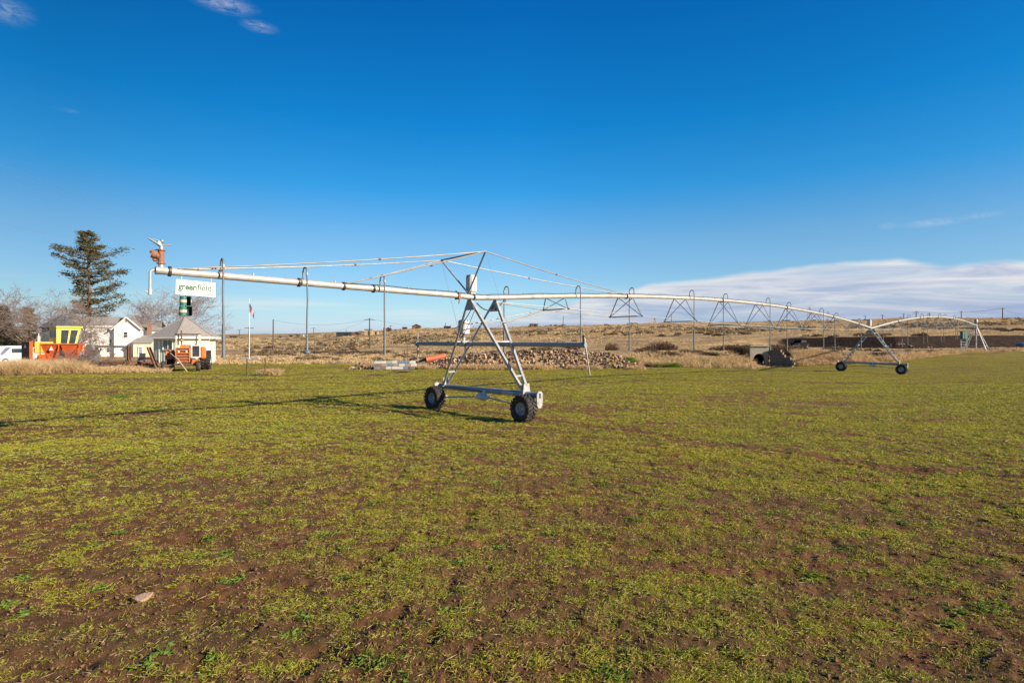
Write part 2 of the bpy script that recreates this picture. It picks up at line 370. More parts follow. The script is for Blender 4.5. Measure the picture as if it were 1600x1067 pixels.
def kites(P, Dr, Ln, Wd, bend=.3, up=None):
    """leaf-shaped quads: base, two shoulders, tip.  P (n,3) base, Dr direction, Ln length, Wd width"""
    n = len(P); Dr = Dr / np.maximum(np.linalg.norm(Dr, axis=1, keepdims=True), 1e-6)
    rnd = RNG.normal(size=(n, 3)); S = np.cross(Dr, rnd); S /= np.maximum(np.linalg.norm(S, axis=1, keepdims=True), 1e-6)
    Ln = np.asarray(Ln)[:, None]; Wd = np.asarray(Wd)[:, None]
    mid = P + Dr * Ln * .45; tip = P + Dr * Ln
    hz = Dr.copy(); hz[:, 2] = 0; tip = tip + (hz * bend - np.array([0, 0, 1]) * bend * .4) * Ln
    V = np.stack([P, mid + S * Wd / 2, tip, mid - S * Wd / 2], 1).reshape(-1, 3)
    return V, np.arange(4 * n).reshape(-1, 4)
def rdir(n, up=1.0, spread=1.0):
    a = RNG.random(n) * 2 * np.pi; d = np.stack([np.cos(a) * spread, np.sin(a) * spread, np.full(n, up)], 1) * 1.0
    d += RNG.normal(size=(n, 3)) * .25; return d
def segmesh(segs, n=4):
    """tapered branches, all at once: segs (k, 8) = p0, p1, r0, r1"""
    S = np.array(segs, float); a = S[:, 0:3]; b = S[:, 3:6]; d = b - a; d /= np.maximum(np.linalg.norm(d, axis=1, keepdims=True), 1e-6)
    ref = np.where(np.abs(d[:, 2:3]) < .9, np.array([[0, 0, 1.]]), np.array([[1., 0, 0]]))
    e1 = np.cross(d, ref); e1 /= np.linalg.norm(e1, axis=1, keepdims=True); e2 = np.cross(e1, d)
    V = []
    for p, r in ((a, S[:, 6]), (b, S[:, 7])):
        for k in range(n):
            t = 2 * math.pi * k / n; V.append(p + (e1 * math.cos(t) + e2 * math.sin(t)) * r[:, None])
    V = np.stack(V, 1).reshape(-1, 3); base = np.arange(len(S))[:, None] * 2 * n
    Fq = np.concatenate([base + np.array([[k, (k + 1) % n, n + (k + 1) % n, n + k]]) for k in range(n)])
    return V, Fq

# ------------------------------------------------------------------ the ground: one continuous surface, field and hills
def ground():
    ang = np.radians(np.concatenate([np.arange(-180, -56, 4.0), np.arange(-56, 56, .14), np.arange(56, 180, 4.0)])); na = len(ang)
    rad = [0.6]
    while rad[-1] < 2600: rad.append(rad[-1] * (1.0075 if rad[-1] > 3.2 else 1.1))
    rad = np.array(rad); nr = len(rad)
    A, R = np.meshgrid(ang, rad); x = (R * np.sin(A)).ravel(); y = (R * np.cos(A)).ravel()
    z = HG(x, y) + clods(x, y)
    V = np.stack([x, y, z], 1); V = np.concatenate([V, [[0, 0, G(0, .01)]]])
    i = np.arange(nr - 1)[:, None] * na; j = np.arange(na)[None, :]; j2 = (j + 1) % na
    Q = np.stack([i + j, i + j2, i + na + j2, i + na + j], -1).reshape(-1, 4)
    px, Rr = polar(x, y); edge = edgeY(px) + (fbm(x / 2, y / 2, 101, 3) - .5) * 3
    inside = np.append(Rr < edge, True)
    fm = inside[Q].sum(1) >= 2
    cov = np.append(cover(x, y) - .26 * (1 - np.clip((polar(x, y)[1] - 8) / 26, 0, 1)), .5)
    k5 = keyY(px, 5); k6 = keyY(px, 6)
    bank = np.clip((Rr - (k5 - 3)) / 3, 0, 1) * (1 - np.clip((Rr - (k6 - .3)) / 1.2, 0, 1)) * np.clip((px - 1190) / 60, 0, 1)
    # green winter grass continues into the yard between the shed and the fence
    yard = np.exp(-((px - 385) / 120) ** 2) * (1 - np.clip((Rr - 66) / 9, 0, 1)) + np.clip(1 - np.abs(px - 180) / 160, 0, 1) * (1 - np.clip((Rr - 44) / 14, 0, 1)) * .8
    soil = np.zeros_like(px)
    for cx, cy, w, hh in ((470, 51, 120, 5), (560, 47.5, 90, 2.2), (1010, 59, 80, 4)):
        soil = np.maximum(soil, np.exp(-((px - cx) / w) ** 2 - ((Rr - cy) / hh) ** 2))
    bank = np.append(bank, 0); yard = np.append(np.clip(yard, 0, 1), 0); soil = np.append(soil, 0)
    def mk(name, mask, m):
        q = Q[mask]
        used = np.unique(q); remap = np.zeros(len(V), np.int64); remap[used] = np.arange(len(used))
        o = npmesh(name, V[used], remap[q], m, smooth=True)
        for nm, arr in (('cover', cov), ('bank', bank), ('yard', yard), ('soil', soil)):
            at_ = o.data.attributes.new(nm, 'FLOAT', 'POINT'); at_.data.foreach_set('value', arr[used].astype(np.float32))
        o['kind'] = 'structure'; return o
    cap = np.array([[len(V) - 1, (k + 1) % na, k] for k in range(na)])
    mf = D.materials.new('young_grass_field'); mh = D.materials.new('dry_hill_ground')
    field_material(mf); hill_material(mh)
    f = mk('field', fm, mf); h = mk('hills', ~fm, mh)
    o = npmesh('ground', V[np.append(np.arange(na), len(V) - 1)], np.where(cap == len(V) - 1, na, cap), mf, smooth=True)
    o['kind'] = 'structure'
def nodekit(m):
    m.use_nodes = True; t = m.node_tree; n = t.nodes; l = t.links
    def noise(scale, det=6, rough=.55, sx=1, sy=1, out=0):
        c = n.new('ShaderNodeTexCoord'); mp = n.new('ShaderNodeMapping'); mp.inputs['Scale'].default_value = (sx, sy, 1)
        l.new(c.outputs['Object'], mp.inputs[0]); z = n.new('ShaderNodeTexNoise'); z.inputs['Scale'].default_value = scale; z.inputs['Detail'].default_value = det; z.inputs['Roughness'].default_value = rough
        l.new(mp.outputs[0], z.inputs['Vector']); return z.outputs[out]
    def ramp(f, stops):
        r = n.new('ShaderNodeValToRGB'); e = r.color_ramp.elements
        while len(e) > 1: e.remove(e[-1])
        for i, (p, c) in enumerate(stops):
            c = c if not isinstance(c, (int, float)) else (c, c, c)
            x = e[0] if i == 0 else e.new(p); x.position = p; x.color = (*c, 1)
        l.new(f, r.inputs[0]); return r.outputs[0]
    def mix(f, a, b):
        x = n.new('ShaderNodeMix'); x.data_type = 'RGBA'
        if isinstance(f, (int, float)): x.inputs[0].default_value = f
        else: l.new(f, x.inputs[0])
        for k, v in ((6, a), (7, b)):
            if isinstance(v, tuple): x.inputs[k].default_value = (*v, 1)
            else: l.new(v, x.inputs[k])
        return x.outputs[2]
    def attr(nm):
        a = n.new('ShaderNodeAttribute'); a.attribute_name = nm; return a.outputs['Fac']
    def mth(op, a, b, clamp=False):
        x = n.new('ShaderNodeMath'); x.operation = op; x.use_clamp = clamp
        for i, v in enumerate((a, b)):
            if isinstance(v, (int, float)): x.inputs[i].default_value = v
            else: l.new(v, x.inputs[i])
        return x.outputs[0]
    return n, l, noise, ramp, mix, attr, mth
def field_material(m):
    n, l, noise, ramp, mix, attr, mth = nodekit(m); b = n['Principled BSDF']; b.inputs['Roughness'].default_value = .95; b.inputs['Specular IOR Level'].default_value = .15
    soil = ramp(noise(7, 9, .65), [(.3, (.06, .024, .009)), (.46, (.16, .067, .028)), (.62, (.26, .128, .058)), (.78, (.40, .24, .13))])
    green = ramp(noise(3.1, 8, .7), [(.28, (.12, .11, .012)), (.5, (.26, .235, .02)), (.7, (.38, .31, .028))])
    big = ramp(noise(.11, 4, .5), [(.35, 0), (.7, 1)])
    green = mix(big, green, ramp(noise(5, 6, .7), [(.3, (.16, .115, .014)), (.7, (.36, .25, .025))]))
    c = mth('ADD', attr('cover'), mth('MULTIPLY', mth('SUBTRACT', noise(19, 6, .7), .5), 1.3))
    f = ramp(c, [(.36, 0), (.60, 1)])
    col = mix(f, soil, green)
    dead = ramp(noise(1.3, 8, .7), [(.60, 0), (.72, .55)])
    col = mix(dead, col, (.24, .15, .075))
    col = mix(ramp(noise(.9, 8, .75, .22, 1.6), [(.47, 0), (.60, .7)]), col, (.13, .085, .03))
    col = mix(ramp(noise(.35, 7, .72, .6, 1.8), [(.46, 0), (.66, .75)]), col, (.155, .095, .038))
    l.new(col, b.inputs['Base Color'])
    bp = n.new('ShaderNodeBump'); bp.inputs['Strength'].default_value = 1.0; bp.inputs['Distance'].default_value = .06
    l.new(noise(16, 10, .75), bp.inputs['Height']); l.new(bp.outputs[0], b.inputs['Normal'])
def hill_material(m):
    n, l, noise, ramp, mix, attr, mth = nodekit(m); b = n['Principled BSDF']; b.inputs['Roughness'].default_value = 1; b.inputs['Specular IOR Level'].default_value = .1
    straw = ramp(noise(.35, 9, .7, 1, 1.6), [(.3, (.25, .155, .07)), (.48, (.54, .36, .165)), (.65, (.70, .49, .235))])
    brush = ramp(noise(.09, 7, .68, 1, 2.2), [(.44, 0), (.60, 1)])
    col = mix(brush, (.29, .20, .11), straw)
    col = mix(ramp(noise(1.4, 6, .7), [(.55, 0), (.75, .6)]), col, (.15, .10, .065))
    g = ramp(noise(1.5, 6, .7), [(.35, (.12, .13, .02)), (.65, (.22, .20, .035))])
    yf = ramp(mth('ADD', attr('yard'), mth('MULTIPLY', mth('SUBTRACT', noise(.5, 6, .7), .5), 1.0)), [(.3, 0), (.55, 1)])
    col = mix(yf, col, g)
    col = mix(attr('soil'), col, (.17, .10, .06))
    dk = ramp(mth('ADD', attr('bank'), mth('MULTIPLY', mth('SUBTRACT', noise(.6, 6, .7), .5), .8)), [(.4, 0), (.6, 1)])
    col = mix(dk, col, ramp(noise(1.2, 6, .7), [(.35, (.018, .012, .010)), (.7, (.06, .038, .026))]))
    l.new(col, b.inputs['Base Color'])
    bp = n.new('ShaderNodeBump'); bp.inputs['Strength'].default_value = .9; bp.inputs['Distance'].default_value = .3
    l.new(noise(2.5, 8, .7), bp.inputs['Height']); l.new(bp.outputs[0], b.inputs['Normal'])
ground()
# ------------------------------------------------------------------ the centre-pivot irrigation machine
P0 = Vector((-.96, 18.8, 0)); dv = Vector((.728, .686, 0)); dv.normalize(); qv = Vector((dv.y, -dv.x, 0))
UP = Vector((0, 0, 1)); T2, TC, TE = 43.6, 96.6, -9.34
Z1, Z2, ZC = 3.83, 3.53, 4.80
def LP(t, q=0.0, z=0.0): p = P0 + dv * t + qv * q; return Vector((p.x, p.y, z))
def pipez(t):
    if t < -.3: return Z1 + .02 + (.10 * ((-.3 - t) / 9.05) ** 1.2)
    if t < T2: s = max(t, 0) / T2; return Z1 + (Z2 - Z1) * s + .92 * 4 * s * (1 - s)
    s = (t - T2) / (TC - T2); return Z2 + (ZC - Z2) * s + 1.12 * 4 * s * (1 - s)
PIV = LP(0, 0, 0); OFF = tuple(PIV)
piv = thing('irrigation_machine', 'long galvanised centre pivot irrigation machine on black tyred towers spanning the field', 'irrigation machine', PIV)
PR = .083
m = MB(); pts = [LP(t, 0, pipez(t)) for t in np.linspace(TE, -.3, 10)]; m.tube(pts, PR, 16)
m.build('overhang_pipe', galvp, piv, OFF)
m = MB(); pts = [LP(t, 0, pipez(t)) for t in np.linspace(-.3, T2, 46)]; m.tube(pts, PR, 16); m.build('span_pipe', galvp, piv, OFF)
m = MB(); pts = [LP(t, 0, pipez(t)) for t in np.linspace(T2, TC, 50)]; m.tube(pts, PR, 12); m.build('span_pipe', galvp, piv, OFF)
def flange(t, r=.125, mt=darkst, w=.05):
    a = LP(t - w / 2, 0, pipez(t - w / 2)); b = LP(t + w / 2, 0, pipez(t + w / 2)); m = MB(); m.tube([a, b], r, 14, smooth=False)
    return m.build('pipe_flange', mt, piv, OFF)
for t in (-9.08, -6.18, -4.95, -4.05, -.42): flange(t, .115)
for t in (8.0, 16.6, 25.2, 33.8, 39.9, 52, 61, 70, 79, 88): flange(t, .12)
m = MB()            # the rusty clamp beside the tower
m.box(LP(-1.05, 0, pipez(-1) - .02), (.07, .22, .20), rz=math.atan2(dv.y, dv.x)); m.tube([LP(-1.05, -.1, pipez(-1) + .16), LP(-1.05, 0, pipez(-1) + .1), LP(-1.05, .1, pipez(-1) - .05), LP(-1.05, .06, pipez(-1) - .26)], .02, 6)
m.build('rusty_clamp', rustl, piv, OFF)
m = MB()            # small outlet couplings along the crown of the pipe
for t in [-8.5, -7.3, -5.2, -2.9, -1.9, 1.9, 2.9, 3.9, 5.8, 6.9, 9.8, 11.1, 12.2, 14.6, 15.6, 18.6, 19.8, 21, 23.5, 24.6, 28, 29.6, 32.6, 36.3]:
    m.tube([LP(t, 0, pipez(t) + PR - .02), LP(t, 0, pipez(t) + PR + .05)], .022, 8)
build_split(m, 3, 'outlet_coupling', galv, piv, OFF)
m = MB(); pts = [LP(t, 0.02, pipez(t) + PR + .018 + .012 * math.sin(t * 3)) for t in np.linspace(-4.9, T2, 110)]; m.tube(pts, .012, 5, cap=False)
m.tube([LP(t, 0.02, pipez(t) + PR + .018 + .012 * math.sin(t * 3)) for t in np.linspace(T2, TC, 60)], .012, 4, cap=False)
m.build('control_cable', hose, piv, OFF)

def wheel_mb():
    """tyre and rim, axle along local X"""
    R, w = .425, .19
    t = MB(); t.lathe([(.20, -w * .70), (.24, -w * .95), (.31, -w), (.365, -w * .92), (.395, -w * .70), (.402, 0), (.395, w * .70), (.365, w * .92), (.31, w), (.24, w * .95), (.20, w * .70)], ax='X', n=40)
    nl = 20
    for k in range(nl):
        for sgn in (-1, 1):
            a0 = 2 * math.pi * (k + (.5 if sgn > 0 else 0)) / nl
            pr = []
            for u, aa, rr in ((.02, .0, .402), (.5, .13, .400), (.96, .24, .375), (1.0, .30, .325)):
                xx = sgn * w * u; a = a0 + aa; pr.append((xx, a, rr))
            vs = []; hw = .040
            for xx, a, rr in pr:
                for da, dr in ((-hw / .4, -.012), (-hw / .4 * .7, .030), (hw / .4 * .7, .030), (hw / .4, -.012)):
                    r2 = rr + dr; aa = a + da; vs.append((xx * (1.03 if dr > 0 else 1), r2 * math.cos(aa), r2 * math.sin(aa)))
            fs = []
            for i in range(3):
                for j in range(3): fs.append((i * 4 + j, i * 4 + j + 1, i * 4 + 5 + j, i * 4 + 4 + j))
            fs += [(0, 1, 2, 3), (15, 14, 13, 12)]
            t.add(vs, fs)
    r = MB(); r.lathe([(.225, -w * .78), (.215, -w * .72), (.195, -w * .70), (.185, -w * .45), (.175, -.03), (.16, -.02), (.07, -.035), (.065, -.06), (.03, -.065), (.0005, -.065)], ax='X', n=32)
    r.lathe([(.0005, .03), (.16, .02), (.185, .09), (.195, w * .70), (.225, w * .78)], ax='X', n=32)
    for k in range(8):
        a = 2 * math.pi * k / 8; r.tube([(-.05, .115 * math.cos(a), .115 * math.sin(a)), (-.02, .115 * math.cos(a), .115 * math.sin(a))], .012, 6)
    r.tube([(-.10, .19 * math.cos(2.2), .19 * math.sin(2.2)), (-.16, .19 * math.cos(2.2), .19 * math.sin(2.2))], .01, 6)
    return t, r
_t, _r = wheel_mb()
RIM = _r.build('wheel', rimw, piv); TYRE = _t.build('tyre', rubber, RIM)
wheels_used = [0]
def wheel(pos, face, roll):
    """face: unit vector the rim looks along (+/- dv)"""
    if wheels_used[0] == 0: o = RIM
    else: o = RIM.copy(); COL.objects.link(o); t = TYRE.copy(); COL.objects.link(t); t.parent = o
    wheels_used[0] += 1
    o.parent = piv; o.location = Vector(pos) - PIV
    ang = math.atan2(-face.y, -face.x)
    o.rotation_euler = (Matrix.Rotation(ang, 4, 'Z') @ Matrix.Rotation(roll, 4, 'X')).to_euler()
def tower(t0, zp, main=True):
    gz = [G(LP(t0 - .3, s * 2.25).x, LP(t0 - .3, s * 2.25).y) for s in (-1, 1)]
    zc = [g + .405 for g in gz]; bz = [g + .80 for g in gz]
    wheel(LP(t0 - .33, 2.25, zc[1]), -dv, .3); wheel(LP(t0 - .33, -2.25, zc[0]), -dv, 1.1)
    def bt(q): return bz[0] + (bz[1] - bz[0]) * (q + 2.25) / 4.5
    def B(t, q, dz=0): return LP(t0 + t, q, bt(q) + dz)
    m = MB(); m.tube([B(0, -2.40), B(0, 2.60)], .092, 18)
    m.build('base_beam', galvd, piv, OFF)
    # end plates that carry the wheel gearboxes
    for s, c in ((1, zc[1]), (-1, zc[0])):
        m = MB(); q = 2.42 * s
        ez = B(0, q).z
        prof = [(.13 * math.cos(a), .13 * math.sin(a)) for a in np.linspace(0, math.pi, 9)] + [(-.11, -.30), (-.05, -.38), (.05, -.38), (.11, -.30)]
        m.M = Matrix.Translation(B(0, q)) @ Matrix(((dv.x, qv.x, 0, 0), (dv.y, qv.y, 0, 0), (0, 0, 1, 0), (0, 0, 0, 1)))
        m.prism(prof, .16 * s, .19 * s); m.M = None
        m.build('end_plate', galv, piv, OFF)
        if s > 0:
            m = MB(); m.M = Matrix.Translation(B(0, q)) @ Matrix(((dv.x, qv.x, 0, 0), (dv.y, qv.y, 0, 0), (0, 0, 1, 0), (0, 0, 0, 1)))
            m.prism([(-.03, -.08), (.03, -.08), (.03, .06), (-.03, .06)], .192, .196); m.build('plate_slot', black, piv, OFF)
        m = MB(); g = LP(t0 - .02, 2.25 * s, c)
        m.M = Matrix.Translation(g) @ Matrix(((dv.x, qv.x, 0, 0), (dv.y, qv.y, 0, 0), (0, 0, 1, 0), (0, 0, 0, 1)))
        m.lathe([(.001, -.10), (.15, -.10), (.17, -.05), (.16, .06), (.10, .10), (.001, .10)], ax='X', n=18)
        m.tube([(-.33, 0, 0), (0, 0, 0)], .05, 10); m.tube([(0, 0, .1), (0, 0, bt(2.25 * s) - c)], .06, 8)
        m.tube([(0, -s * .10, .02), (0, -s * .30, .04)], [.09, .05], 10)
        m.M = None; m.build('wheel_gearbox', galv, piv, OFF)
    # A-frame legs: two from each end of the beam, meeting the pipe
    for s in (-1, 1):
        for tt in (-.55, .55):
            foot = B(tt * .16, 2.02 * s, .06); head = LP(t0 + tt, .06 * s, zp - .12)
            m = MB(); a, b = foot, head; d = (b - a).normalized(); e = dv - d * dv.dot(d); e.normalize(); f2 = d.cross(e)
            wd = .085
            prof = [(-wd / 2, -wd / 2), (wd / 2, -wd / 2), (wd / 2, -wd / 2 + .012), (-wd / 2 + .012, -wd / 2 + .012), (-wd / 2 + .012, wd / 2), (-wd / 2, wd / 2)]
            vs = [p + e * x + f2 * y * s for p in (a, b) for x, y in prof]; n = 6
            m.add(vs, [tuple(range(n - 1, -1, -1)), tuple(range(n, 2 * n))] + [(i, (i + 1) % n, (i + 1) % n + n, i + n) for i in range(n)])
            m.build('leg', galv, piv, OFF)
        m = MB()
        for k in (.16, .52) if not main else (.17, .54):
            pa = [B(tt * .16, 2.02 * s, .06).lerp(LP(t0 + tt, .06 * s, zp - .12), k) for tt in (-.55, .55)]
            m.bar(pa[0], pa[1], .05, .05)
        if not main:
            for k in np.linspace(.25, .9, 6):
                pa = [B(tt * .16, 2.02 * s, .06).lerp(LP(t0 + tt, .06 * s, zp - .12), k) for tt in (-.55, .55)]; m.bar(pa[0], pa[1], .035, .035)
        build_split(m, 1, 'leg_rung', galv, piv, OFF)
        m = MB(); c = B(0, 2.04 * s, .09); a = B(0, 2.04 * s, 0).lerp(LP(t0, .06 * s, zp), .10)
        m.M = Matrix.Translation(c) @ Matrix(((dv.x, qv.x, 0, 0), (dv.y, qv.y, 0, 0), (0, 0, 1, 0), (0, 0, 0, 1)))
        m.prism([(-.16, -.08), (.16, -.08), (.11, .24), (-.11, .24)], -.012 + .0, .012); m.M = None
        m.build('gusset_plate', galv, piv, OFF)
    for tt in (-.55, .55):
        m = MB(); m.M = Matrix.Translation(LP(t0 + tt, 0, zp)) @ Matrix(((qv.x, dv.x, 0, 0), (qv.y, dv.y, 0, 0), (0, 0, 1, 0), (0, 0, 0, 1)))
        m.prism([(-.05, .02), (.05, .02), (.26, -.42), (-.26, -.42)], -.03, -.02); m.M = None
        m.build('top_plate', galvd, piv, OFF)
    # drive motor and shafts under the beam
    m = MB(); c = B(-.10, .12, -.22)
    m.M = Matrix.Translation(c) @ Matrix(((dv.x, qv.x, 0, 0), (dv.y, qv.y, 0, 0), (0, 0, 1, 0), (0, 0, 0, 1)))
    m.lathe([(.001, -.30), (.07, -.29), (.09, -.22), (.085, -.06), (.12, -.04), (.12, .12), (.07, .16), (.06, .30), (.001, .31)], ax='Y', n=16)
    m.lathe([(.001, -.16), (.085, -.15), (.095, -.05), (.095, .10), (.001, .12)], ax='X', n=14); m.tube([(0, .03, .05), (.06, .03, .20)], .075, 12)
    m.box((.04, -.18, .10), (.12, .16, .10), bev=.02); m.M = None
    m.build('drive_motor', boxw, piv, OFF)
    for s in (-1, 1):
        m = MB(); m.tube([B(-.10, .12 + .28 * s, -.22), LP(t0 - .05, 2.0 * s, zc[(s + 1) // 2] + .03)], .028, 8)
        m.build('drive_shaft', galv, piv, OFF)
    if main:
        m = MB(); a = B(0, 1.05); b = B(0, 1.52); vs = []
        for p in (a, b):
            for k in np.linspace(-.9, .5, 7): vs.append(p + (-dv * math.cos(k) + UP * math.sin(k)) * .0955)
        m.add(vs, [(i, i + 1, i + 8, i + 7) for i in range(6)], True); m.build('beam_sticker', boxw, piv, OFF)
        m = MB(); vs = []
        for x0, x1 in ((1.10, 1.16), (1.18, 1.22), (1.25, 1.33), (1.36, 1.40), (1.42, 1.48)):
            for q_ in (x0, x1):
                for k in (-.35, .0, .2): vs.append(B(0, q_) + (-dv * math.cos(k) + UP * math.sin(k)) * .0975)
        m.add(vs, [(b_ + i, b_ + i + 1, b_ + i + 4, b_ + i + 3) for b_ in range(0, 30, 6) for i in range(2)]); m.build('sticker_print', galvd, piv, OFF)
    # control box above the pipe
    m = MB(); c = LP(t0 - .45, -.05, 0); rz = math.atan2(dv.y, dv.x)
    m.box((c.x, c.y, zp + .43), (.30, .30, .56), rz=rz, bev=.05); m.build('control_box', boxw, piv, OFF)
    m = MB(); m.box((c.x, c.y, zp + .715), (.26, .26, .03), rz=rz, bev=.014); build_split(m, 1, 'box_cap', boxw, piv, OFF); m = MB(); m.box((c.x, c.y, zp + .14), (.20, .20, .06), rz=rz); m.build('box_bracket', galv, piv, OFF)
    return B
B1 = tower(0, pipez(0), True); tower(T2, pipez(T2), False)
# black hoses draped around the tower head
m = MB()
def sag(a, b, s, n=12): return [a.lerp(b, i / n) - UP * s * 4 * (i / n) * (1 - i / n) for i in range(n + 1)]
m.tube(sag(LP(-.35, .1, 3.65), LP(.9, .1, 3.85), .32), .018, 6); m.tube(sag(LP(.9, .1, 3.72), LP(1.2, -.1, 3.98), -.03), .014, 6)
m.tube(sag(LP(-.4, .0, 3.62), LP(-.3, -1.3, 2.85), .22), .014, 6); m.tube(sag(LP(-.3, .0, 3.55), LP(-.2, -1.0, 2.45), .12), .010, 6)
m.tube(sag(LP(-.25, -1.2, 2.8), LP(-.2, -.75, 3.1), .35), .010, 6)
m.tube([B1(-.09, -1.9, .02), B1(-.1, -1, .0), B1(-.1, 0, -.02)], .012, 6)
build_split(m, 3, 'wiring_hose', hose, piv, OFF)

# boom-back bar hung across the tower at eye height, with its standpipes
BZ = 2.30
m = MB(); m.tube([LP(0.35, -4.37, BZ + .02), LP(.35, 4.07, BZ)], .070, 16); bo = m.build('boom_bar', galvd, piv, OFF)
for q in (-4.37, -1.0, .9):
    m = MB(); m.tube([LP(.35, q - .04, BZ + .01), LP(.35, q + .04, BZ + .01)], .09, 12, smooth=False); m.build('bar_collar', galv, piv, OFF)
m = MB(); m.tube([LP(.35, -4.33, BZ + .42), LP(.35, -4.33, BZ - .68)], .022, 8); m.tube([LP(.35, -4.33, BZ - .05), LP(.35, -4.15, BZ - .16)], .03, 6); m.build('stand_pipe', galv, piv, OFF)
m = MB(); m.tube([LP(.35, 4.0, BZ + .30), LP(.36, 4.05, BZ - .0), LP(.47, 4.12, BZ - .86)], .018, 8); m.tube([LP(.35, 4.02, BZ - .09), LP(.35, 4.02, BZ + .1)], .04, 8); m.build('stand_pipe', galv, piv, OFF)
m = MB(); m.tube([LP(.3, 4.03, BZ + .05), LP(.3, 4.03, BZ + .28)], .032, 8); m.build('rubber_joint', hose, piv, OFF)
# the second enclosure stands on the bar
c = LP(.35, -1.45, 0); rz = math.atan2(dv.y, dv.x)
m = MB(); m.box((c.x, c.y, BZ + .60), (.30, .36, .52), rz=rz, bev=.045); cb = m.build('control_box', boxw, piv, OFF)
m = MB(); m.box((c.x, c.y, BZ + .20), (.07, .07, .32), rz=rz); m.box((c.x, c.y, BZ + .085), (.22, .30, .03), rz=rz); m.box((c.x, c.y, BZ + .0), (.20, .26, .17), rz=rz); m.build('box_stand', galv, cb, None).location = -Vector(OFF) if False else (-OFF[0], -OFF[1], -OFF[2])

# king posts and the truss rods over the overhang
AP = [LP(-.85, -1.15, 5.12), LP(-.85, 1.12, 5.15)]
for a, mt in ((AP[0], galv), (AP[1], galvd)):
    m = MB(); m.tube([LP(-.62, 0, 3.95), a], .028, 8); m.build('king_post', mt, piv, OFF)
m = MB(); m.tube([AP[0], AP[1]], .026, 8); m.build('king_post_tie', galvd, piv, OFF)
for i, a in enumerate(AP):
    s = (-1, 1)[i]
    for t, r in ((-8.92, .017), (-4.88, .017), (7.95, .017)):
        b = LP(t, s * .07, pipez(t) + .07); n = 8
        m = MB(); m.tube([a.lerp(b, k / n) - UP * (.05 if abs(t) > 6 else .02) * 4 * (k / n) * (1 - k / n) for k in range(n + 1)], r, 7); m.build('stay_rod', cable if i else galv, piv, OFF)
        m = MB(); p = a.lerp(b, .42); d = (b - a).normalized(); m.tube([p - d * .03 - UP * .05, p + d * .03 - UP * .05], .028, 6); m.build('rod_coupling', darkst, piv, OFF)
    m = MB(); m.tube([a, LP(.35, -1.6 if i == 0 else 1.05, BZ + .1)], .0055, 4); m.build('stay_wire', galvd, piv, OFF)

# under-trusses of both spans
def trusses(ta, tb, za, zb, ts, sag_, hw):
    s = lambda t: (t - ta) / (tb - ta)
    zt = lambda t: za + (zb - za) * s(t) - sag_ * 4 * s(t) * (1 - s(t))
    nodes = {-1: [LP(ta + .5, -.1, za)], 1: [LP(ta + .5, .1, za)]}
    for t in ts:
        z = zt(t); w = hw * min(1, .55 + 2.2 * min(s(t), 1 - s(t)))
        e = [LP(t, -w, z), LP(t, w, z)]; nodes[-1].append(e[0]); nodes[1].append(e[1])
        m = MB(); m.bar(e[0], e[1], .045, .045)
        m.build('truss_strut', galvd, piv, OFF)
        m = MB()
        for p in e:
            for dt in (-.52, .52): m.bar(p, LP(t + dt + .02 * (1 if p is e[1] else -1), 0, pipez(t + dt) - .07), .032, .032)
        build_split(m, 1, 'truss_brace', galvd, piv, OFF)
    for sd in (-1, 1):
        nodes[sd].append(LP(tb - .5, .1 * sd, zb)); m = MB(); m.tube(nodes[sd], .016, 6); m.build('truss_rod', cable if sd < 0 else galv, piv, OFF)
        m = MB()
        for k in range(1, len(nodes[sd]) - 1):
            p = nodes[sd][k]; m.tube([p - dv * .05, p + dv * .05], .035, 6)
        build_split(m, 3, 'rod_coupling', darkst, piv, OFF)
    return nodes
nd = trusses(0, T2, 3.72, 3.40, [3.55 + 4.42 * k for k in range(9)], .34, .86)
trusses(T2, TC, 3.42, 4.50, [T2 + 4.4 + 4.42 * k for k in range(11)], -.10, .75)
for s in (-1, 1):       # side braces from the tower legs out to the first strut
    m = MB(); m.tube([LP(.1, .75 * s, 3.0), nd[s][1]], .016, 6); m.build('side_brace', galv, piv, OFF)
    m = MB(); m.tube([LP(.1, -.65 * s, 2.9), nd[s][1]], .012, 6); m.build('side_brace', cable, piv, OFF)

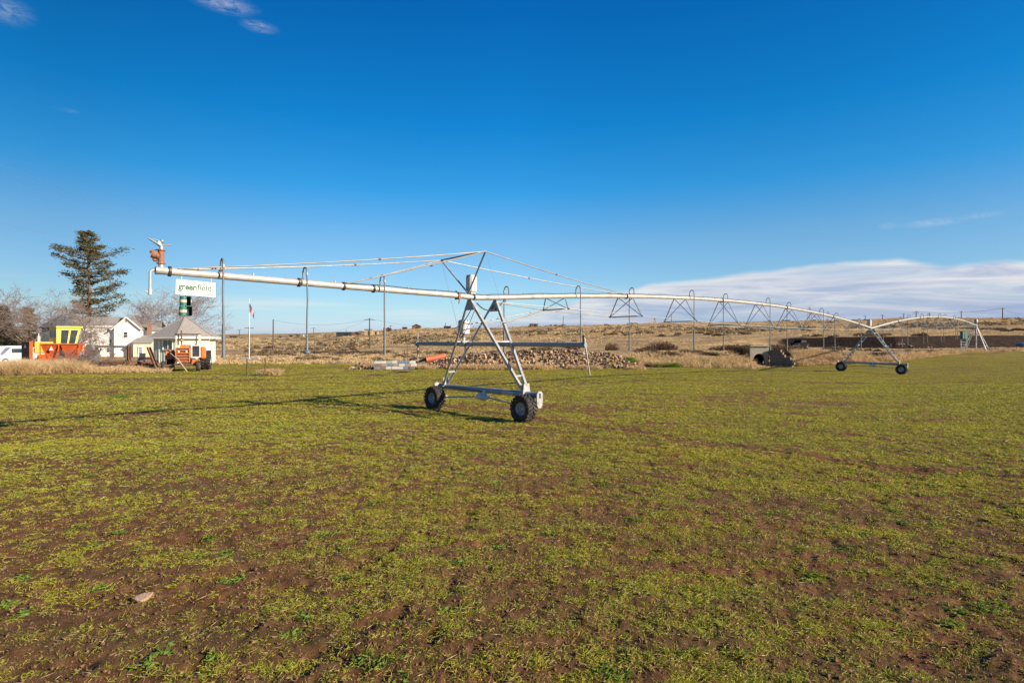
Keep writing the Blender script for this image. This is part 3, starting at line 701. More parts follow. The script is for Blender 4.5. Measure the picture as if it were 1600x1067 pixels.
# goosenecks and drop pipes
dropm = mat('dull_drop_pipe', (.17, .18, .19), .55, .3, .15, 8)
DROPS = [(-8.03, 1, 'fat'), (-6.07, 1, 'noz'), (-3.83, 1, 'fat'), (1.17, -1, 'fat'), (4.72, 1, 'bar'), (8.6, -1, 'fat'), (13.3, 1, 'fat'), (17.3, -1, 'fat'), (22.2, 1, 'fat'), (26, -1, 'fat'), (31.2, 1, 'fat'), (35.1, -1, 'fat'), (39.8, 1, 'fat')]
DROPS += [(T2 + 4.6 + 4.45 * k, 1 if k % 2 else -1, 'far') for k in range(11)]
for t, s, kind in DROPS:
    z0 = pipez(t); o = .24 if t > -7 else .20; hgt = .27; mt = dropm
    arc = [LP(t, 0, z0 + PR - .02), LP(t, 0, z0 + PR + hgt * .5)] + [LP(t, s * o * (1 - math.cos(a)) / 2, z0 + PR + hgt * .5 + hgt * .62 * math.sin(a)) for a in np.linspace(.15, math.pi - .15, 9)]
    zb = {'fat': 2.02, 'noz': 2.08, 'bar': 2.38, 'far': 2.75}[kind]
    gz = G(LP(t).x, LP(t).y) if t > 15 else 0
    if t > 15: zb = 2.05 + gz
    ztop = z0 + PR + hgt * .5; zm = zb + .75
    jl = .02 * math.sin(t * 5)
    r = .020
    arc += [LP(t, s * o, ztop), LP(t + jl, s * o, (ztop + zm) / 2), LP(t, s * o, zm)]
    if kind != 'fat' and kind != 'far': arc.append(LP(t, s * o, zb))
    m = MB(); m.tube(arc, r if t > -7 else .022, 8, cap=True); dp = m.build('drop_pipe', mt, piv, OFF)
    m = MB()
    if kind in ('fat', 'far'):
        m.tube([LP(t, s * o, zm + .02), LP(t, s * o, zb + .05)], .034, 10); m.tube([LP(t, s * o, zb + .06), LP(t, s * o, zb)], .045, 8)
    elif kind == 'noz':
        m.tube([LP(t, s * o, zb + .42), LP(t, s * o, zb + .10)], [.028, .04], 8); m.lathe([(.03, .1), (.09, .06), (.10, .03), (.05, 0), (.001, 0)], o=LP(t, s * o, zb), n=12)
    else: m.tube([LP(t, s * o, zb + .5), LP(t, s * o, zb + .30)], .035, 8)
    w = m.build('sprinkler_head', dropm, dp, OFF)
    m = MB(); m.tube([LP(t, s * o, ztop - .04), LP(t, s * o, ztop + .03)], .033, 8); m.build('hose_clamp', galv, dp, OFF); m = MB(); m.box(LP(t, 0, z0 + PR + .03), (.07, .07, .05)); m.build('saddle_clamp', galv, dp, OFF)
# the end gun, its rusty booster valve and the drain elbow
te = TE + .10; ze = pipez(te)
m = MB(); m.tube([LP(te, 0, ze + .05), LP(te, 0, ze + .16)], .055, 12); m.tube([LP(te, 0, ze + .44), LP(te, 0, ze + .52)], .038, 10); m.build('gun_riser', galv, piv, OFF)
m = MB(); c = LP(te, 0, ze + .30)
m.tube([LP(te, 0, ze + .15), LP(te, 0, ze + .20), LP(te, 0, ze + .40), LP(te, 0, ze + .46)], [.075, .06, .062, .07], 12)
for z in (.16, .45): m.tube([LP(te, 0, ze + z - .014), LP(te, 0, ze + z + .014)], .088, 12, smooth=False)
m.tube([LP(te, 0, ze + .30), LP(te - .09, -.03, ze + .34), LP(te - .14, -.04, ze + .35)], [.05, .075, .08], 10)
m.tube([LP(te - .135, -.04, ze + .35), LP(te - .17, -.05, ze + .36)], .088, 12, smooth=False); m.box(LP(te - .10, -.08, ze + .25), (.09, .09, .10), rz=.4, bev=.02)
m.box(LP(te - .17, -.05, ze + .40), (.07, .07, .07), rz=.8, bev=.02); m.tube([LP(te - .20, -.1, ze + .42), LP(te - .08, -.02, ze + .45)], .014, 6)
m.build('booster_valve', rustl, piv, OFF)
m = MB(); ex = lambda x, y, z: LP(te + x * .55, y * .55, ze + .51 + z * .50)
m.tube([ex(0, 0, -.10), ex(0, 0, .02)], .032, 10); m.tube([ex(.03, 0, 0), ex(-.02, 0, .08), ex(-.14, -.02, .16), ex(-.44, -.05, .36)], [.035, .04, .030, .015], 10)
m.box(ex(-.06, 0, .20), (.10, .05, .09), rz=rz, ry=.5, bev=.015); m.tube([ex(.06, .02, .20), ex(-.1, 0, .30), ex(-.3, -.03, .33)], .013, 6)
m.tube([ex(-.02, .02, .08), ex(.18, .05, .13), ex(.32, .06, .14)], [.016, .013, .018], 8); m.lathe([(.001, -.03), (.035, -.03), (.045, .01), (.03, .04), (.001, .045)], o=ex(.02, 0, .26), n=10)
m.build('end_gun', galvd, piv, OFF)
m = MB(); m.tube([LP(TE + .02, 0, ze), LP(TE - .07, 0, ze), LP(TE - .105, 0, ze - .04), LP(TE - .11, 0, ze - .52)], .029, 10)
m.tube([LP(TE - .11, 0, ze - .42), LP(TE - .11, 0, ze - .54)], .042, 10); m.tube([LP(TE - .11, 0, ze - .48), LP(TE - .20, 0, ze - .47)], .016, 6); m.build('drain_elbow', galvp, piv, OFF)
m = MB(); m.tube([LP(TE + .02, 0, ze), LP(TE - .01, 0, ze)], .09, 14, smooth=False); m.build('end_cap', galvd, piv, OFF)

# the pivot stand at the centre of the circle
gc = G(LP(TC).x, LP(TC).y); RZ = math.atan2(dv.y, dv.x)
m = MB(); m.tube([LP(TC, 0, gc + .2), LP(TC, 0, ZC)], .11, 12); m.tube([LP(TC, 0, ZC - .15), LP(TC, 0, ZC + .25)], .17, 12); m.lathe([(.001, .95), (.16, .92), (.24, .75), (.25, .35), (.20, .25), (.001, .25)], o=LP(TC, 0, ZC), n=14); m.build('riser_pipe', galv, piv, OFF)
for a in range(4):
    an = RZ + math.pi / 4 + a * math.pi / 2; b = LP(TC) + Vector((math.cos(an), math.sin(an), 0)) * 2.0; b.z = G(b.x, b.y)
    m = MB(); m.bar(b, LP(TC, 0, ZC - .2) + Vector((math.cos(an), math.sin(an), 0)) * .15, .11, .11); m.build('pivot_leg', galv, piv, OFF)
m = MB()
for k in (.2, .45, .7):
    c4 = []
    for a in range(4):
        an = RZ + math.pi / 4 + a * math.pi / 2; b = LP(TC) + Vector((math.cos(an), math.sin(an), 0)) * 2.0; b.z = gc
        c4.append(b.lerp(LP(TC, 0, ZC - .2), k))
    for a in range(4): m.bar(c4[a], c4[(a + 1) % 4], .07, .07)
build_split(m, 1, 'cross_rail', galv, piv, OFF)
m = MB(); a = at(1506, 83.0); 
m.box((a.x, a.y, gc + 2.35), (.95, .45, 1.15), rz=.2, bev=.04); m.build('panel_cabinet', mat('green_cabinet_paint', (.03, .13, .10), .5), piv, OFF)
m = MB(); m.box((a.x - .1, a.y, gc + 1.9), (1.2, .08, 2.3), rz=.2) if False else None
for dx in (-.42, .42): m.bar((a.x + dx, a.y, gc), (a.x + dx, a.y, gc + 1.8), .07)
for k in range(5): m.bar((a.x - .42, a.y, gc + .3 + .35 * k), (a.x + .42, a.y, gc + .3 + .35 * k), .05)
m.build('service_ladder', galv, piv, OFF)
m = MB(); m.box(tuple(LP(TC, 0, gc + .12)), (2.6, 2.6, .3), rz=RZ, bev=.05); m.build('concrete_footing', conc, piv, OFF)

# ------------------------------------------------------------------ the hanging sign
ts0, ts1 = -8.96, -8.13; zt = pipez(-8.5) - PR - .085; hz = .335
mid = LP((ts0 + ts1) / 2, .0, 0)
sg = thing('hanging_sign', 'white rectangular sign with worn green lettering hanging below the end of the pipe', 'sign', (mid.x, mid.y, zt - hz / 2), math.atan2(dv.y, dv.x))
sw = (ts1 - ts0)
m = MB(); m.box((0, 0, 0), (sw, .018, hz), ry=.03, bev=.004); m.build('sign_board', mat('sign_white_enamel', (.80, .79, .76), .45, var=.04), sg)
m = MB()
for x in (-.30, .30): m.bar((x, 0, hz / 2 - .01 - x * .03), (x, 0, hz / 2 + .10), .035, .012)
build_split(m, 1, 'hanger_strap', galvp, sg)
def text_part(s, size, loc, mt, parent, ext=.002, bold=0.0, name='lettering', rot=(math.pi / 2, 0.03, 0), sx=1.0):
    cu = D.curves.new(name, 'FONT'); cu.body = s; cu.size = size; cu.extrude = ext; cu.offset = bold; cu.align_x = 'LEFT'; cu.resolution_u = 3
    tmp = D.objects.new('tmp', cu); COL.objects.link(tmp); bpy.context.view_layer.update()
    me = D.meshes.new_from_object(tmp.evaluated_get(bpy.context.evaluated_depsgraph_get()))
    D.objects.remove(tmp); D.curves.remove(cu); me.name = name; me.materials.clear(); me.materials.append(mt)
    o = D.objects.new(name, me); COL.objects.link(o); o.parent = parent; o.location = loc; o.rotation_euler = rot; o.scale = (sx, 1, 1)
    return o, max(v.co.x for v in me.vertices) * sx
sgreen = mat('sign_green_lettering', (.02, .11, .035), .6); sfade = mat('sign_faded_green_lettering', (.05, .13, .08), .6, col2=(.50, .55, .48), thr=(.54, .62), scale=50)
o, wd = text_part('green', .20, (-.365, -.0115, -.035), sgreen, sg, .001, .006, sx=.82)
o, w2 = text_part('field', .20, (-.365 + wd + .012, -.0115, -.035), sfade, sg, .001, .004, sx=.90)
m = MB(); m.box((-.02, -.0115, -.105), (.30, .003, .006)); m.build('small_print_line', sfade, sg)
# ------------------------------------------------------------------ farm buildings
def roof_poly(m, pts, th=.14):
    """a sloping roof plane with thickness"""
    n = len(pts); vs = [Vector(p) for p in pts]; nn = (vs[1] - vs[0]).cross(vs[2] - vs[0]).normalized()
    if nn.z < 0: nn = -nn
    lo = [v - nn * th for v in vs]
    m.add(vs + lo, [tuple(range(n)), tuple(range(2 * n - 1, n - 1, -1))] + [(i, (i + 1) % n, (i + 1) % n + n, i + n) for i in range(n)])
def window(par, c, w, h, rz=0, bars=(1, 1), glass=glassd, fr=trimw, name='window'):
    """a real frame, sash bars and a recessed pane; local to its building"""
    R = rotm(rz); M4 = Matrix.Translation(c) @ R
    m = MB(); m.M = M4
    for x in (-w / 2 - .04, w / 2 + .04): m.box((x, -.03, 0), (.09, .10, h + .18))
    for z in (-h / 2 - .045, h / 2 + .045): m.box((0, -.028, z), (w - .002, .10, .088))
    for k in range(1, bars[0]): m.box((-w / 2 + w * k / bars[0], -.02, 0), (.035, .04, h))
    for k in range(1, bars[1]): m.box((0, -.022, -h / 2 + h * k / bars[1]), (w, .045, .05))
    f = m.build(name, fr, par)
    m = MB(); m.M = M4; m.box((0, .0, 0), (w, .02, h)); m.build('pane', glass, f)
    return f
def wall_poly(m, pts):
    vs = [Vector(p) for p in pts]; m.add(vs, [tuple(range(len(vs)))])

# --- two-storey white farmhouse
YH = 90; s_ = YH / F
hx = lambda px: (px - CX) * s_
g0 = 0.0
H0 = Vector((hx(190), YH, g0))
hs = thing('farmhouse', 'two storey white farmhouse with grey gabled roofs beyond the farm machinery', 'house', H0, math.radians(18)); hs.scale = (.86, .86, 1)
def HP(px, py, dy=0): return Vector((hx(px) - H0.x, dy, zat(py, YH) - g0))
x = lambda px: hx(px) - H0.x
z = lambda py: zat(py, YH) - g0
# left wing, main gable block, rear wing, lean-to
m = MB(); x0, x1 = x(112), x(180); m.box(((x0 + x1) / 2, 3.3, z(509) / 2), (x1 - x0, 6.0, z(509))); m.build('wall', whitep, hs)
m = MB(); xa, xb, xm = x(180), x(220.5), x(200)
m.prism([(xa + .004, 0), (xb, 0), (xb, z(513)), (xm, z(496.5)), (xa + .004, z(513))], -.6, 7.2); m.build('wall', whitep, hs)
m = MB(); m.box(((x(220.5) + x(247)) / 2 + .004, 4.6, z(514) / 2), (x(247) - x(220.5), 5.2, z(514))); m.build('wall', whitep, hs)
m = MB(); m.box(((x(215) + x(243)) / 2, -1.0, z(534) / 2), (x(243) - x(215), 2.4 if 0 else 3.0, z(534))); m.build('wall', cream, hs)
m = MB(); roof_poly(m, [(x(109), .05, z(509.5)), (x(179), .05, z(509.5)), (x(179) - 0, 3.3, z(494.5)), (x(109), 3.3, z(494.5))]); roof_poly(m, [(x(109), 6.7, z(509.5)), (x(190), 6.7, z(509.5)), (x(190), 3.304, z(494.5)), (x(109), 3.304, z(494.5))]); m.build('roof', greyroof, hs)
m = MB(); roof_poly(m, [(xa - .35, -.95, z(514.5)), (xa - .35, 7.4, z(514.5)), (xm - .002, 7.4, z(495)), (xm - .002, -.95, z(495))]); m.build('roof', darkroof, hs)  # left slope uses the darker shingles to paint in its shaded side
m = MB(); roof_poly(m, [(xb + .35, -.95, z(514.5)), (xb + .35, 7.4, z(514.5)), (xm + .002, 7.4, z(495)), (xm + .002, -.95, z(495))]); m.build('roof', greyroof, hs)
m = MB(); roof_poly(m, [(x(206), 1.7, z(515)), (x(250), 1.7, z(515)), (x(243), 4.6, z(499)), (x(207), 4.6, z(499))]); roof_poly(m, [(x(206), 7.5, z(515)), (x(250), 7.5, z(515)), (x(243), 4.604, z(499)), (x(207), 4.604, z(499))]); m.build('roof', greyroof, hs)
m = MB(); roof_poly(m, [(x(212.5), -2.75, z(535)), (x(245), -2.75, z(535)), (x(244), .4, z(524)), (x(218), .4, z(524))]); m.build('roof', greyroof, hs)
m = MB()
m.bar((xa - .40, -.98, z(515) - .06), (xm, -.98, z(495.3) - .06), .05, .20); m.bar((xb + .40, -.98, z(515) - .06), (xm, -.98, z(495.3) - .06), .05, .20)
build_split(m, 1, 'barge_board', trimw, hs)
m = MB(); m.box((0 + (x(109) + x(179)) / 2, .0, z(510.3)), (x(179) - x(109), .10, .16)); m.build('gutter', trimw, hs)
m = MB(); m.box((x(232), .9, z(532.0) / 2 + z(506) / 2 - .4), (.65, .65, z(506) - z(534) + 1.0)); m.box((x(232), .9, z(505.5)), (.78, .78, .18)); m.build('chimney', brick, hs)
window(hs, (x(198), -.605, z(523)), .62, .80, bars=(1, 2)); window(hs, (x(198.5), -.605, z(502.3)), .26, .26)
window(hs, (x(168), .295, z(515.5)), .42, .42, bars=(1, 1)); window(hs, (x(168.3), .295, z(545)), .55, .95, bars=(1, 3)); window(hs, (x(140), .295, z(524)), .6, .8, bars=(1, 2))
dr = MB(); dr.box((x(226.5), -2.53, z(549.5)), (.85, .06, 1.75)); d_ = dr.build('door', trimw, hs); window(hs, (x(226.5), -2.575, z(547)), .5, .95, bars=(3, 4)); 
dr = MB(); dr.lathe([(.001, -.03), (.035, 0), (.001, .03)], o=(x(226.5) + .32, -2.60, z(550)), n=8); dr.build('handle', darkst, d_)

# --- grey eight-sided outbuilding behind the yellow cab
YG = 72; gx = (98 - CX) * YG / F
og = thing('octagonal_shed', 'grey board octagonal outbuilding with dark peaked roof behind the yellow cab', 'shed', (gx, YG, 0))
ez, az = zat(511, YG), zat(491, YG)
def polyg(n, R, a0): return [(R * math.sin(a0 + 2 * math.pi * k / n), -R * math.cos(a0 + 2 * math.pi * k / n)) for k in range(n)]
m = MB(); pp = polyg(8, 2.15, .2); m.add([(a, b, 0) for a, b in pp] + [(a, b, ez) for a, b in pp], [(i, (i + 1) % 8, (i + 1) % 8 + 8, i + 8) for i in range(8)]); m.build('wall', greyw, og)
m = MB(); pp = polyg(8, 2.45, .2); m.add([(a, b, ez - .05) for a, b in pp] + [(0, 0, az)] + [(a, b, ez - .17) for a, b in pp], [(i, (i + 1) % 8, 8) for i in range(8)] + [(i + 9, (i + 1) % 8 + 9, (i + 1) % 8, i) for i in range(8)] + [tuple(range(16, 8, -1))]); m.build('roof', darkroof, og)

# --- hexagonal pump shed with the drum wind rotor on its peak
YS = 63; sx0 = (288 - CX) * YS / F
sd = thing('hexagonal_shed', 'cream and pale green hexagonal shed with grey shingled roof behind the orange tractor', 'shed', (sx0 + .14, YS, 0)); sd.scale = (.925, .925, 1)
ez, az = zat(526.5, YS), zat(494, YS); a0 = math.radians(16)
pw = polyg(6, 3.35, a0); pr = polyg(6, 4.0, a0)
paleg = mat('pale_green_shed_board', (.50, .56, .46), .6, var=.06, scale=2); creamb = mat('cream_shed_board', (.72, .67, .52), .6, var=.06, scale=2)
for i in range(6):
    (ax, ay), (bx_, by_) = pw[i], pw[(i + 1) % 6]
    m = MB(); m.add([(ax, ay, 0), (bx_, by_, 0), (bx_, by_, ez), (ax, ay, ez)], [(0, 1, 2, 3)])
    # board battens
    for k in range(1, 9):
        t = k / 9; cx_, cy_ = ax + (bx_ - ax) * t, ay + (by_ - ay) * t; l_ = math.hypot(cx_, cy_)
        m.box((cx_ * 1.004, cy_ * 1.004, ez / 2), (.05, .05, ez - .02), rz=math.atan2(by_ - ay, bx_ - ax))
    m.build('wall', paleg if i in (4, 5, 3) else creamb, sd)  # left-hand walls pale green, the others cream
m = MB(); m.add([(a, b, ez - .02) for a, b in pr] + [(0, 0, az)] + [(a, b, ez - .2) for a, b in pr], [(i, (i + 1) % 6, 6) for i in range(6)]); m.build('roof', greyroof, sd)
m = MB(); m.add([(a, b, ez - .022) for a, b in polyg(6, 4.02, a0)] + [(a, b, ez - .2) for a, b in polyg(6, 4.02, a0)] + [(a, b, ez - .2) for a, b in polyg(6, 3.3, a0)], [(i + 6, (i + 1) % 6 + 6, (i + 1) % 6, i) for i in range(6)] + [(i + 12, (i + 1) % 6 + 12, (i + 1) % 6 + 6, i + 6) for i in range(6)]); m.build('fascia', trimw, sd)
m = MB()
for i in range(6):
    a, b = pr[i]; m.bar((a * .995, b * .995, ez + .01), (0, 0, az + .03), .16, .04)
build_split(m, 1, 'ridge_cap', greyroof, sd)
def face_pt(i, t, h, out=.06):
    (ax, ay), (bx_, by_) = pw[i], pw[(i + 1) % 6]; cx_, cy_ = ax + (bx_ - ax) * t, ay + (by_ - ay) * t
    nx, ny = (by_ - ay), -(bx_ - ax); l_ = math.hypot(nx, ny); return Vector((cx_ + nx / l_ * out, cy_ + ny / l_ * out, h)), math.atan2(by_ - ay, bx_ - ax)
p, rz_ = face_pt(0, .42, 1.05); m = MB(); m.box(p, (.85, .05, 2.0), rz=rz_); ds = m.build('door', mat('blue_grey_door', (.10, .13, .16), .5), sd)
p, _ = face_pt(0, .42, 1.08, .05); m = MB(); m.M = Matrix.Translation(p) @ rotm(rz_)
for xx in (-.52, .52): m.box((xx, 0, 0), (.14, .09, 2.2))
m.box((0, 0, 1.17), (.90, .09, .16)); m.build('door_frame', trimw, sd)
m = MB(); p, _ = face_pt(0, .53, 1.0, .11); m.lathe([(.001, -.04), (.04, 0), (.001, .04)], o=p, n=8); m.build('handle', darkst, ds)
p, rz_ = face_pt(5, .62, 2.05, .05); window(sd, p, 1.25, .95, rz_, bars=(2, 1), glass=mat('green_reflecting_glass', (.10, .18, .15), .08, spec=.8))
m = MB(); p, rz_ = face_pt(5, .25, 1.3, .05); m.box(p, (.18, .06, 2.3), rz=rz_); m.build('corner_trim', trimw, sd)
# the rotor: two storeys of split oil drums on a shaft
rt = thing('wind_rotor', 'drum wind rotor of split green and rusty drums on the peak of the hexagonal shed', 'wind rotor', (sx0 + .14, YS, az))
zt_ = zat(462.5, YS) - az
m = MB(); m.tube([(0, 0, -.1), (0, 0, zt_ + .1)], .045, 8); m.build('shaft', darkst, rt)
for lev, (h0, rot) in enumerate(((.06, .35), (zt_ / 2 + .06, -.15))):
    hh = zt_ / 2 - .10
    for sgn in (0, 1):
        R = .38; cxx = .26; m = MB(); n = 13; ang = rot + math.pi * sgn
        m.M = Matrix.Translation((0, 0, h0)) @ Matrix.Rotation(ang, 4, 'Z')
        zs = [0, .03, .30 * hh, .33 * hh, .63 * hh, .66 * hh, hh - .03, hh]; bu = [.02, 0, 0, .02, .02, 0, 0, .02]
        vs = []
        for zz, b in zip(zs, bu):
            for k in range(n):
                a = math.pi + math.pi * k / (n - 1); vs.append((-cxx + (R + b) * math.cos(a), (R + b) * math.sin(a), zz))
        for j in range(7):
            m.cur = 1 if j in (3,) else 0
            m.add([vs[j * n + i] for i in range(n)] + [vs[(j + 1) * n + i] for i in range(n)], [(i, i + 1, i + n + 1, i + n) for i in range(n - 1)], True)
        m.cur = 2
        inner = [((v[0] + cxx) * .94 - cxx, v[1] * .94 - .004, v[2]) for v in vs]
        m.add(inner, [(j * n + i + 1, j * n + i, (j + 1) * n + i, (j + 1) * n + i + 1) for j in range(7) for i in range(n - 1)], True)
        for zz in (0, hh): m.cur = 0; m.add([(-cxx + R * math.cos(math.pi + math.pi * k / 12), R * math.sin(math.pi + math.pi * k / 12), zz) for k in range(13)], [tuple(range(13))])
        m.build('drum_half', [turq, drumw, black], rt)

# ------------------------------------------------------------------ machines and vehicles
def small_wheel(parent, c, R, w, ax='X', name='wheel', rim=rimw):
    m = MB(); m.lathe([(R * .58, -w * .40), (R * .56, -w * .2), (R * .1, -w * .15), (.001, -w * .2), (.001, w * .2), (R * .1, w * .15), (R * .56, w * .2), (R * .58, w * .40)], o=c, ax=ax, n=20); r = m.build(name, rim, parent)
    m = MB(); m.lathe([(R * .55, -w * .42), (R * .72, -w * .5), (R * .94, -w * .45), (R, -w * .25), (R, w * .25), (R * .94, w * .45), (R * .72, w * .5), (R * .55, w * .42)], o=c, ax=ax, n=26)
    if R > .5:
        for k in range(22):
            a = 2 * math.pi * k / 22
            for sg_ in (-1, 1):
                aa = a + (.14 if sg_ > 0 else 0); b = aa + .16
                vs = []
                for u, an in ((.02, aa), (.5, b)):
                    for dr_, da in ((-.01, -.035), (.045, -.025), (.045, .025), (-.01, .035)): vs.append((sg_ * w * u, (R + dr_) * math.cos(an + da), (R + dr_) * math.sin(an + da)))
                vs = np.array(vs) + np.array(c); m.add(vs, [(0, 1, 5, 4), (1, 2, 6, 5), (2, 3, 7, 6), (0, 3, 2, 1), (4, 5, 6, 7)])
    m.build('tyre', rubber, r); return r
# --- orange tractor in front of the shed (local -Y is its nose)
TL = at(289, 46.5); tr = thing('tractor', 'old orange farm tractor with open white posted cab facing out from the shed', 'tractor', TL, math.radians(24))
small_wheel(tr, (-1.12, 1.0, .80), .80, .46); small_wheel(tr, (1.22, 1.0, .80), .80, .46); small_wheel(tr, (1.62, .95, .80), .80, .40)
small_wheel(tr, (-1.38, -1.15, .42), .42, .24); small_wheel(tr, (1.05, -1.15, .42), .42, .30)
m = MB(); m.tube([(-1.3, -1.1, .45), (0, -1.1, .62), (1.0, -1.1, .45)], .07, 8); m.box((0, -1.1, .62), (.5, .4, .25), bev=.03); m.build('front_axle', rust, tr)
m = MB(); m.tube([(-1.1, 1.0, .80), (1.6, 1.0, .80)], .13, 10); m.box((0, .6, .75), (.55, 2.6, .55), bev=.06); m.build('transmission', rust, tr)
m = MB(); m.box((-.02, -.35, 1.47), (.94, 1.9, .85), bev=.08); m.box((-.02, -.35, .95), (.80, 1.8, .30), bev=.04); m.prism([(-.30, 1.88), (.28, 1.88), (.20, 2.12), (-.22, 2.12)], -.9, .5); m.build('hood', orangec, tr)
m = MB()
for zz in (.78, 1.02, 1.24, 1.46, 1.68, 1.86): m.box((-.02, -1.38, zz), (.98, .12, .07), bev=.015)
for xx in (-.50, .46): m.box((xx, -1.38, 1.32), (.07, .14, 1.15), bev=.015)
gr = m.build('grille', orangec, tr)
m = MB(); m.box((-.02, -1.325, 1.30), (.90, .03, 1.05)); m.build('grille_screen', rust, gr)
for xx in (-.30, .24): m = MB(); m.lathe([(.001, -1.445), (.075, -1.44), (.09, -1.40), (.001, -1.36)], o=(xx, 0, 1.57), ax='Y', n=12); m.build('headlight', boxw, tr)
m = MB(); m.tube([(-.18, -.6, 1.9), (-.18, -.6, 2.45)], .055, 8); m.tube([(-.18, -.6, 2.4), (-.18, -.6, 2.65)], .12, 10); m.tube([(-.18, -.6, 2.6), (-.18, -.6, 3.30)], .06, 8); m.build('exhaust_stack', rust, tr)
m = MB(); m.lathe([(.001, 0), (.13, .02), (.13, .12), (.001, .15)], o=(-.18, -.62, 2.42), n=12); m.build('pre_cleaner', mat('tarnished_brass', (.40, .28, .10), .5), tr)
for s in (-1, 1):
    m = MB(); c = 1.15 * s; vs = []; 
    for a in np.linspace(.2, math.pi - .2, 9):
        for xx in (c - .26, c + .26): vs.append((xx, 1.0 - .92 * math.cos(a), .80 + .92 * math.sin(a)))
    m.add(vs + [(v[0], v[1], v[2] - .03) for v in vs], [(2 * i, 2 * i + 1, 2 * i + 3, 2 * i + 2) for i in range(8)] + [(18 + 2 * i, 18 + 2 * i + 2, 18 + 2 * i + 3, 18 + 2 * i + 1) for i in range(8)]); m.build('fender', orangec, tr)
whpost = mat('chipped_white_post', (.62, .56, .48), .6, var=.1, scale=8, col2=(.30, .18, .10), thr=(.55, .7))
for px_, py_ in ((-.66, .35), (.78, .35), (-.66, 1.7), (.98, 1.7)):
    m = MB(); m.bar((px_, py_, 1.4), (px_, py_, 2.95), .09, .09); m.build('cab_post', whpost, tr)
m = MB(); m.bar((1.02, .1, 1.2), (1.02, .1, 2.95), .12, .12); m.bar((1.75, .5, 2.0), (1.75, .5, 2.85), .06, .06); m.bar((.95, .5, 2.02), (1.8, .5, 2.02), .07, .06); m.build('mirror_bracket', whpost, tr)
m = MB(); m.box((.12, 1.02, 2.98), (1.75, 1.7, .07), bev=.02); m.build('cab_roof', black, tr)
# cab side frame with its window beside the hood
m = MB(); cxw = .80
for xx in (.50, 1.10): m.box((xx, -.30, 1.58), (.10, .07, 1.02), bev=.01)
for zz in (1.10, 2.06): m.box((.80, -.302, zz), (.50, .07, .10), bev=.01)
wf = m.build('window_frame', whpost, tr); m = MB(); m.box((.80, -.28, 1.58), (.52, .02, .90)); m.build('pane', glassd, wf)
m = MB(); m.box((1.30, .15, 1.45), (.42, .5, 1.0), bev=.10); m.build('side_tank', orangec, tr)
m = MB(); m.box((.85, -.7, .72), (.55, .7, .40), bev=.04); m.build('step_box', orangec, tr)
m = MB(); m.box((.12, 1.2, 1.35), (.5, .5, .12), bev=.04); m.box((.12, 1.45, 1.65), (.5, .12, .55), bev=.04); m.build('seat', black, tr)
m = MB(); m.tube([(.12, .3, 1.5), (.12, .55, 1.95)], .03, 6); m.lathe([(.20, -.015), (.22, 0), (.20, .015)], o=(.12, .56, 1.98), n=16, close=True); m.build('steering_wheel', darkst, tr)
# a bleached pole leaning on it
m = MB(); a = at(266, 45.2); b = at(292.5, 44.4); m.tube([(a.x, a.y, zat(551.5, 45.2)), ((a.x * .55 + b.x * .45), 44.9, zat(562, 44.9)), (b.x, b.y, .02)], [.045, .055, .05], 7)
tag(m.build('wooden_pole', mat('bleached_wood', (.46, .34, .22), .9, var=.2, scale=8)), 'bleached wooden pole leaning against the nose of the orange tractor', 'pole')

# --- yellow combine with a square cab
CB = at(98, 51); cb_ = thing('combine_harvester', 'yellow combine harvester with square glazed cab behind the orange hopper', 'combine', CB, math.radians(23)); cb_.scale = (.82, .82, 1)
k_ = 51 / F
cz = lambda py: zat(py, 51) - CB.z
cx2 = lambda px: (px - 98) * k_
zb_, zt2 = cz(538), cz(510)
A = Vector((cx2(72.5), .9, 0)); Bc = Vector((cx2(90), -.35, 0)); Cc = Vector((cx2(118), .35, 0)); Ct = Vector((cx2(125), .45, 0)); Dd = Vector((cx2(101), 1.9, 0))
def quad(m, a, b, za, zb, th=.06, at_=None, bt_=None):
    """upright panel from a to b with thickness; at_/bt_ = top corners if slanted"""
    at_ = at_ or a; bt_ = bt_ or b; d = (b - a).normalized(); n_ = Vector((-d.y, d.x, 0)) * th
    vs = [Vector((p.x, p.y, zz)) for p, zz in ((a, za), (b, za), (bt_, zb), (at_, zb))]; vs += [v + n_ for v in vs]
    m.add(vs, [(0, 1, 2, 3), (7, 6, 5, 4), (0, 4, 5, 1), (1, 5, 6, 2), (2, 6, 7, 3), (3, 7, 4, 0)])
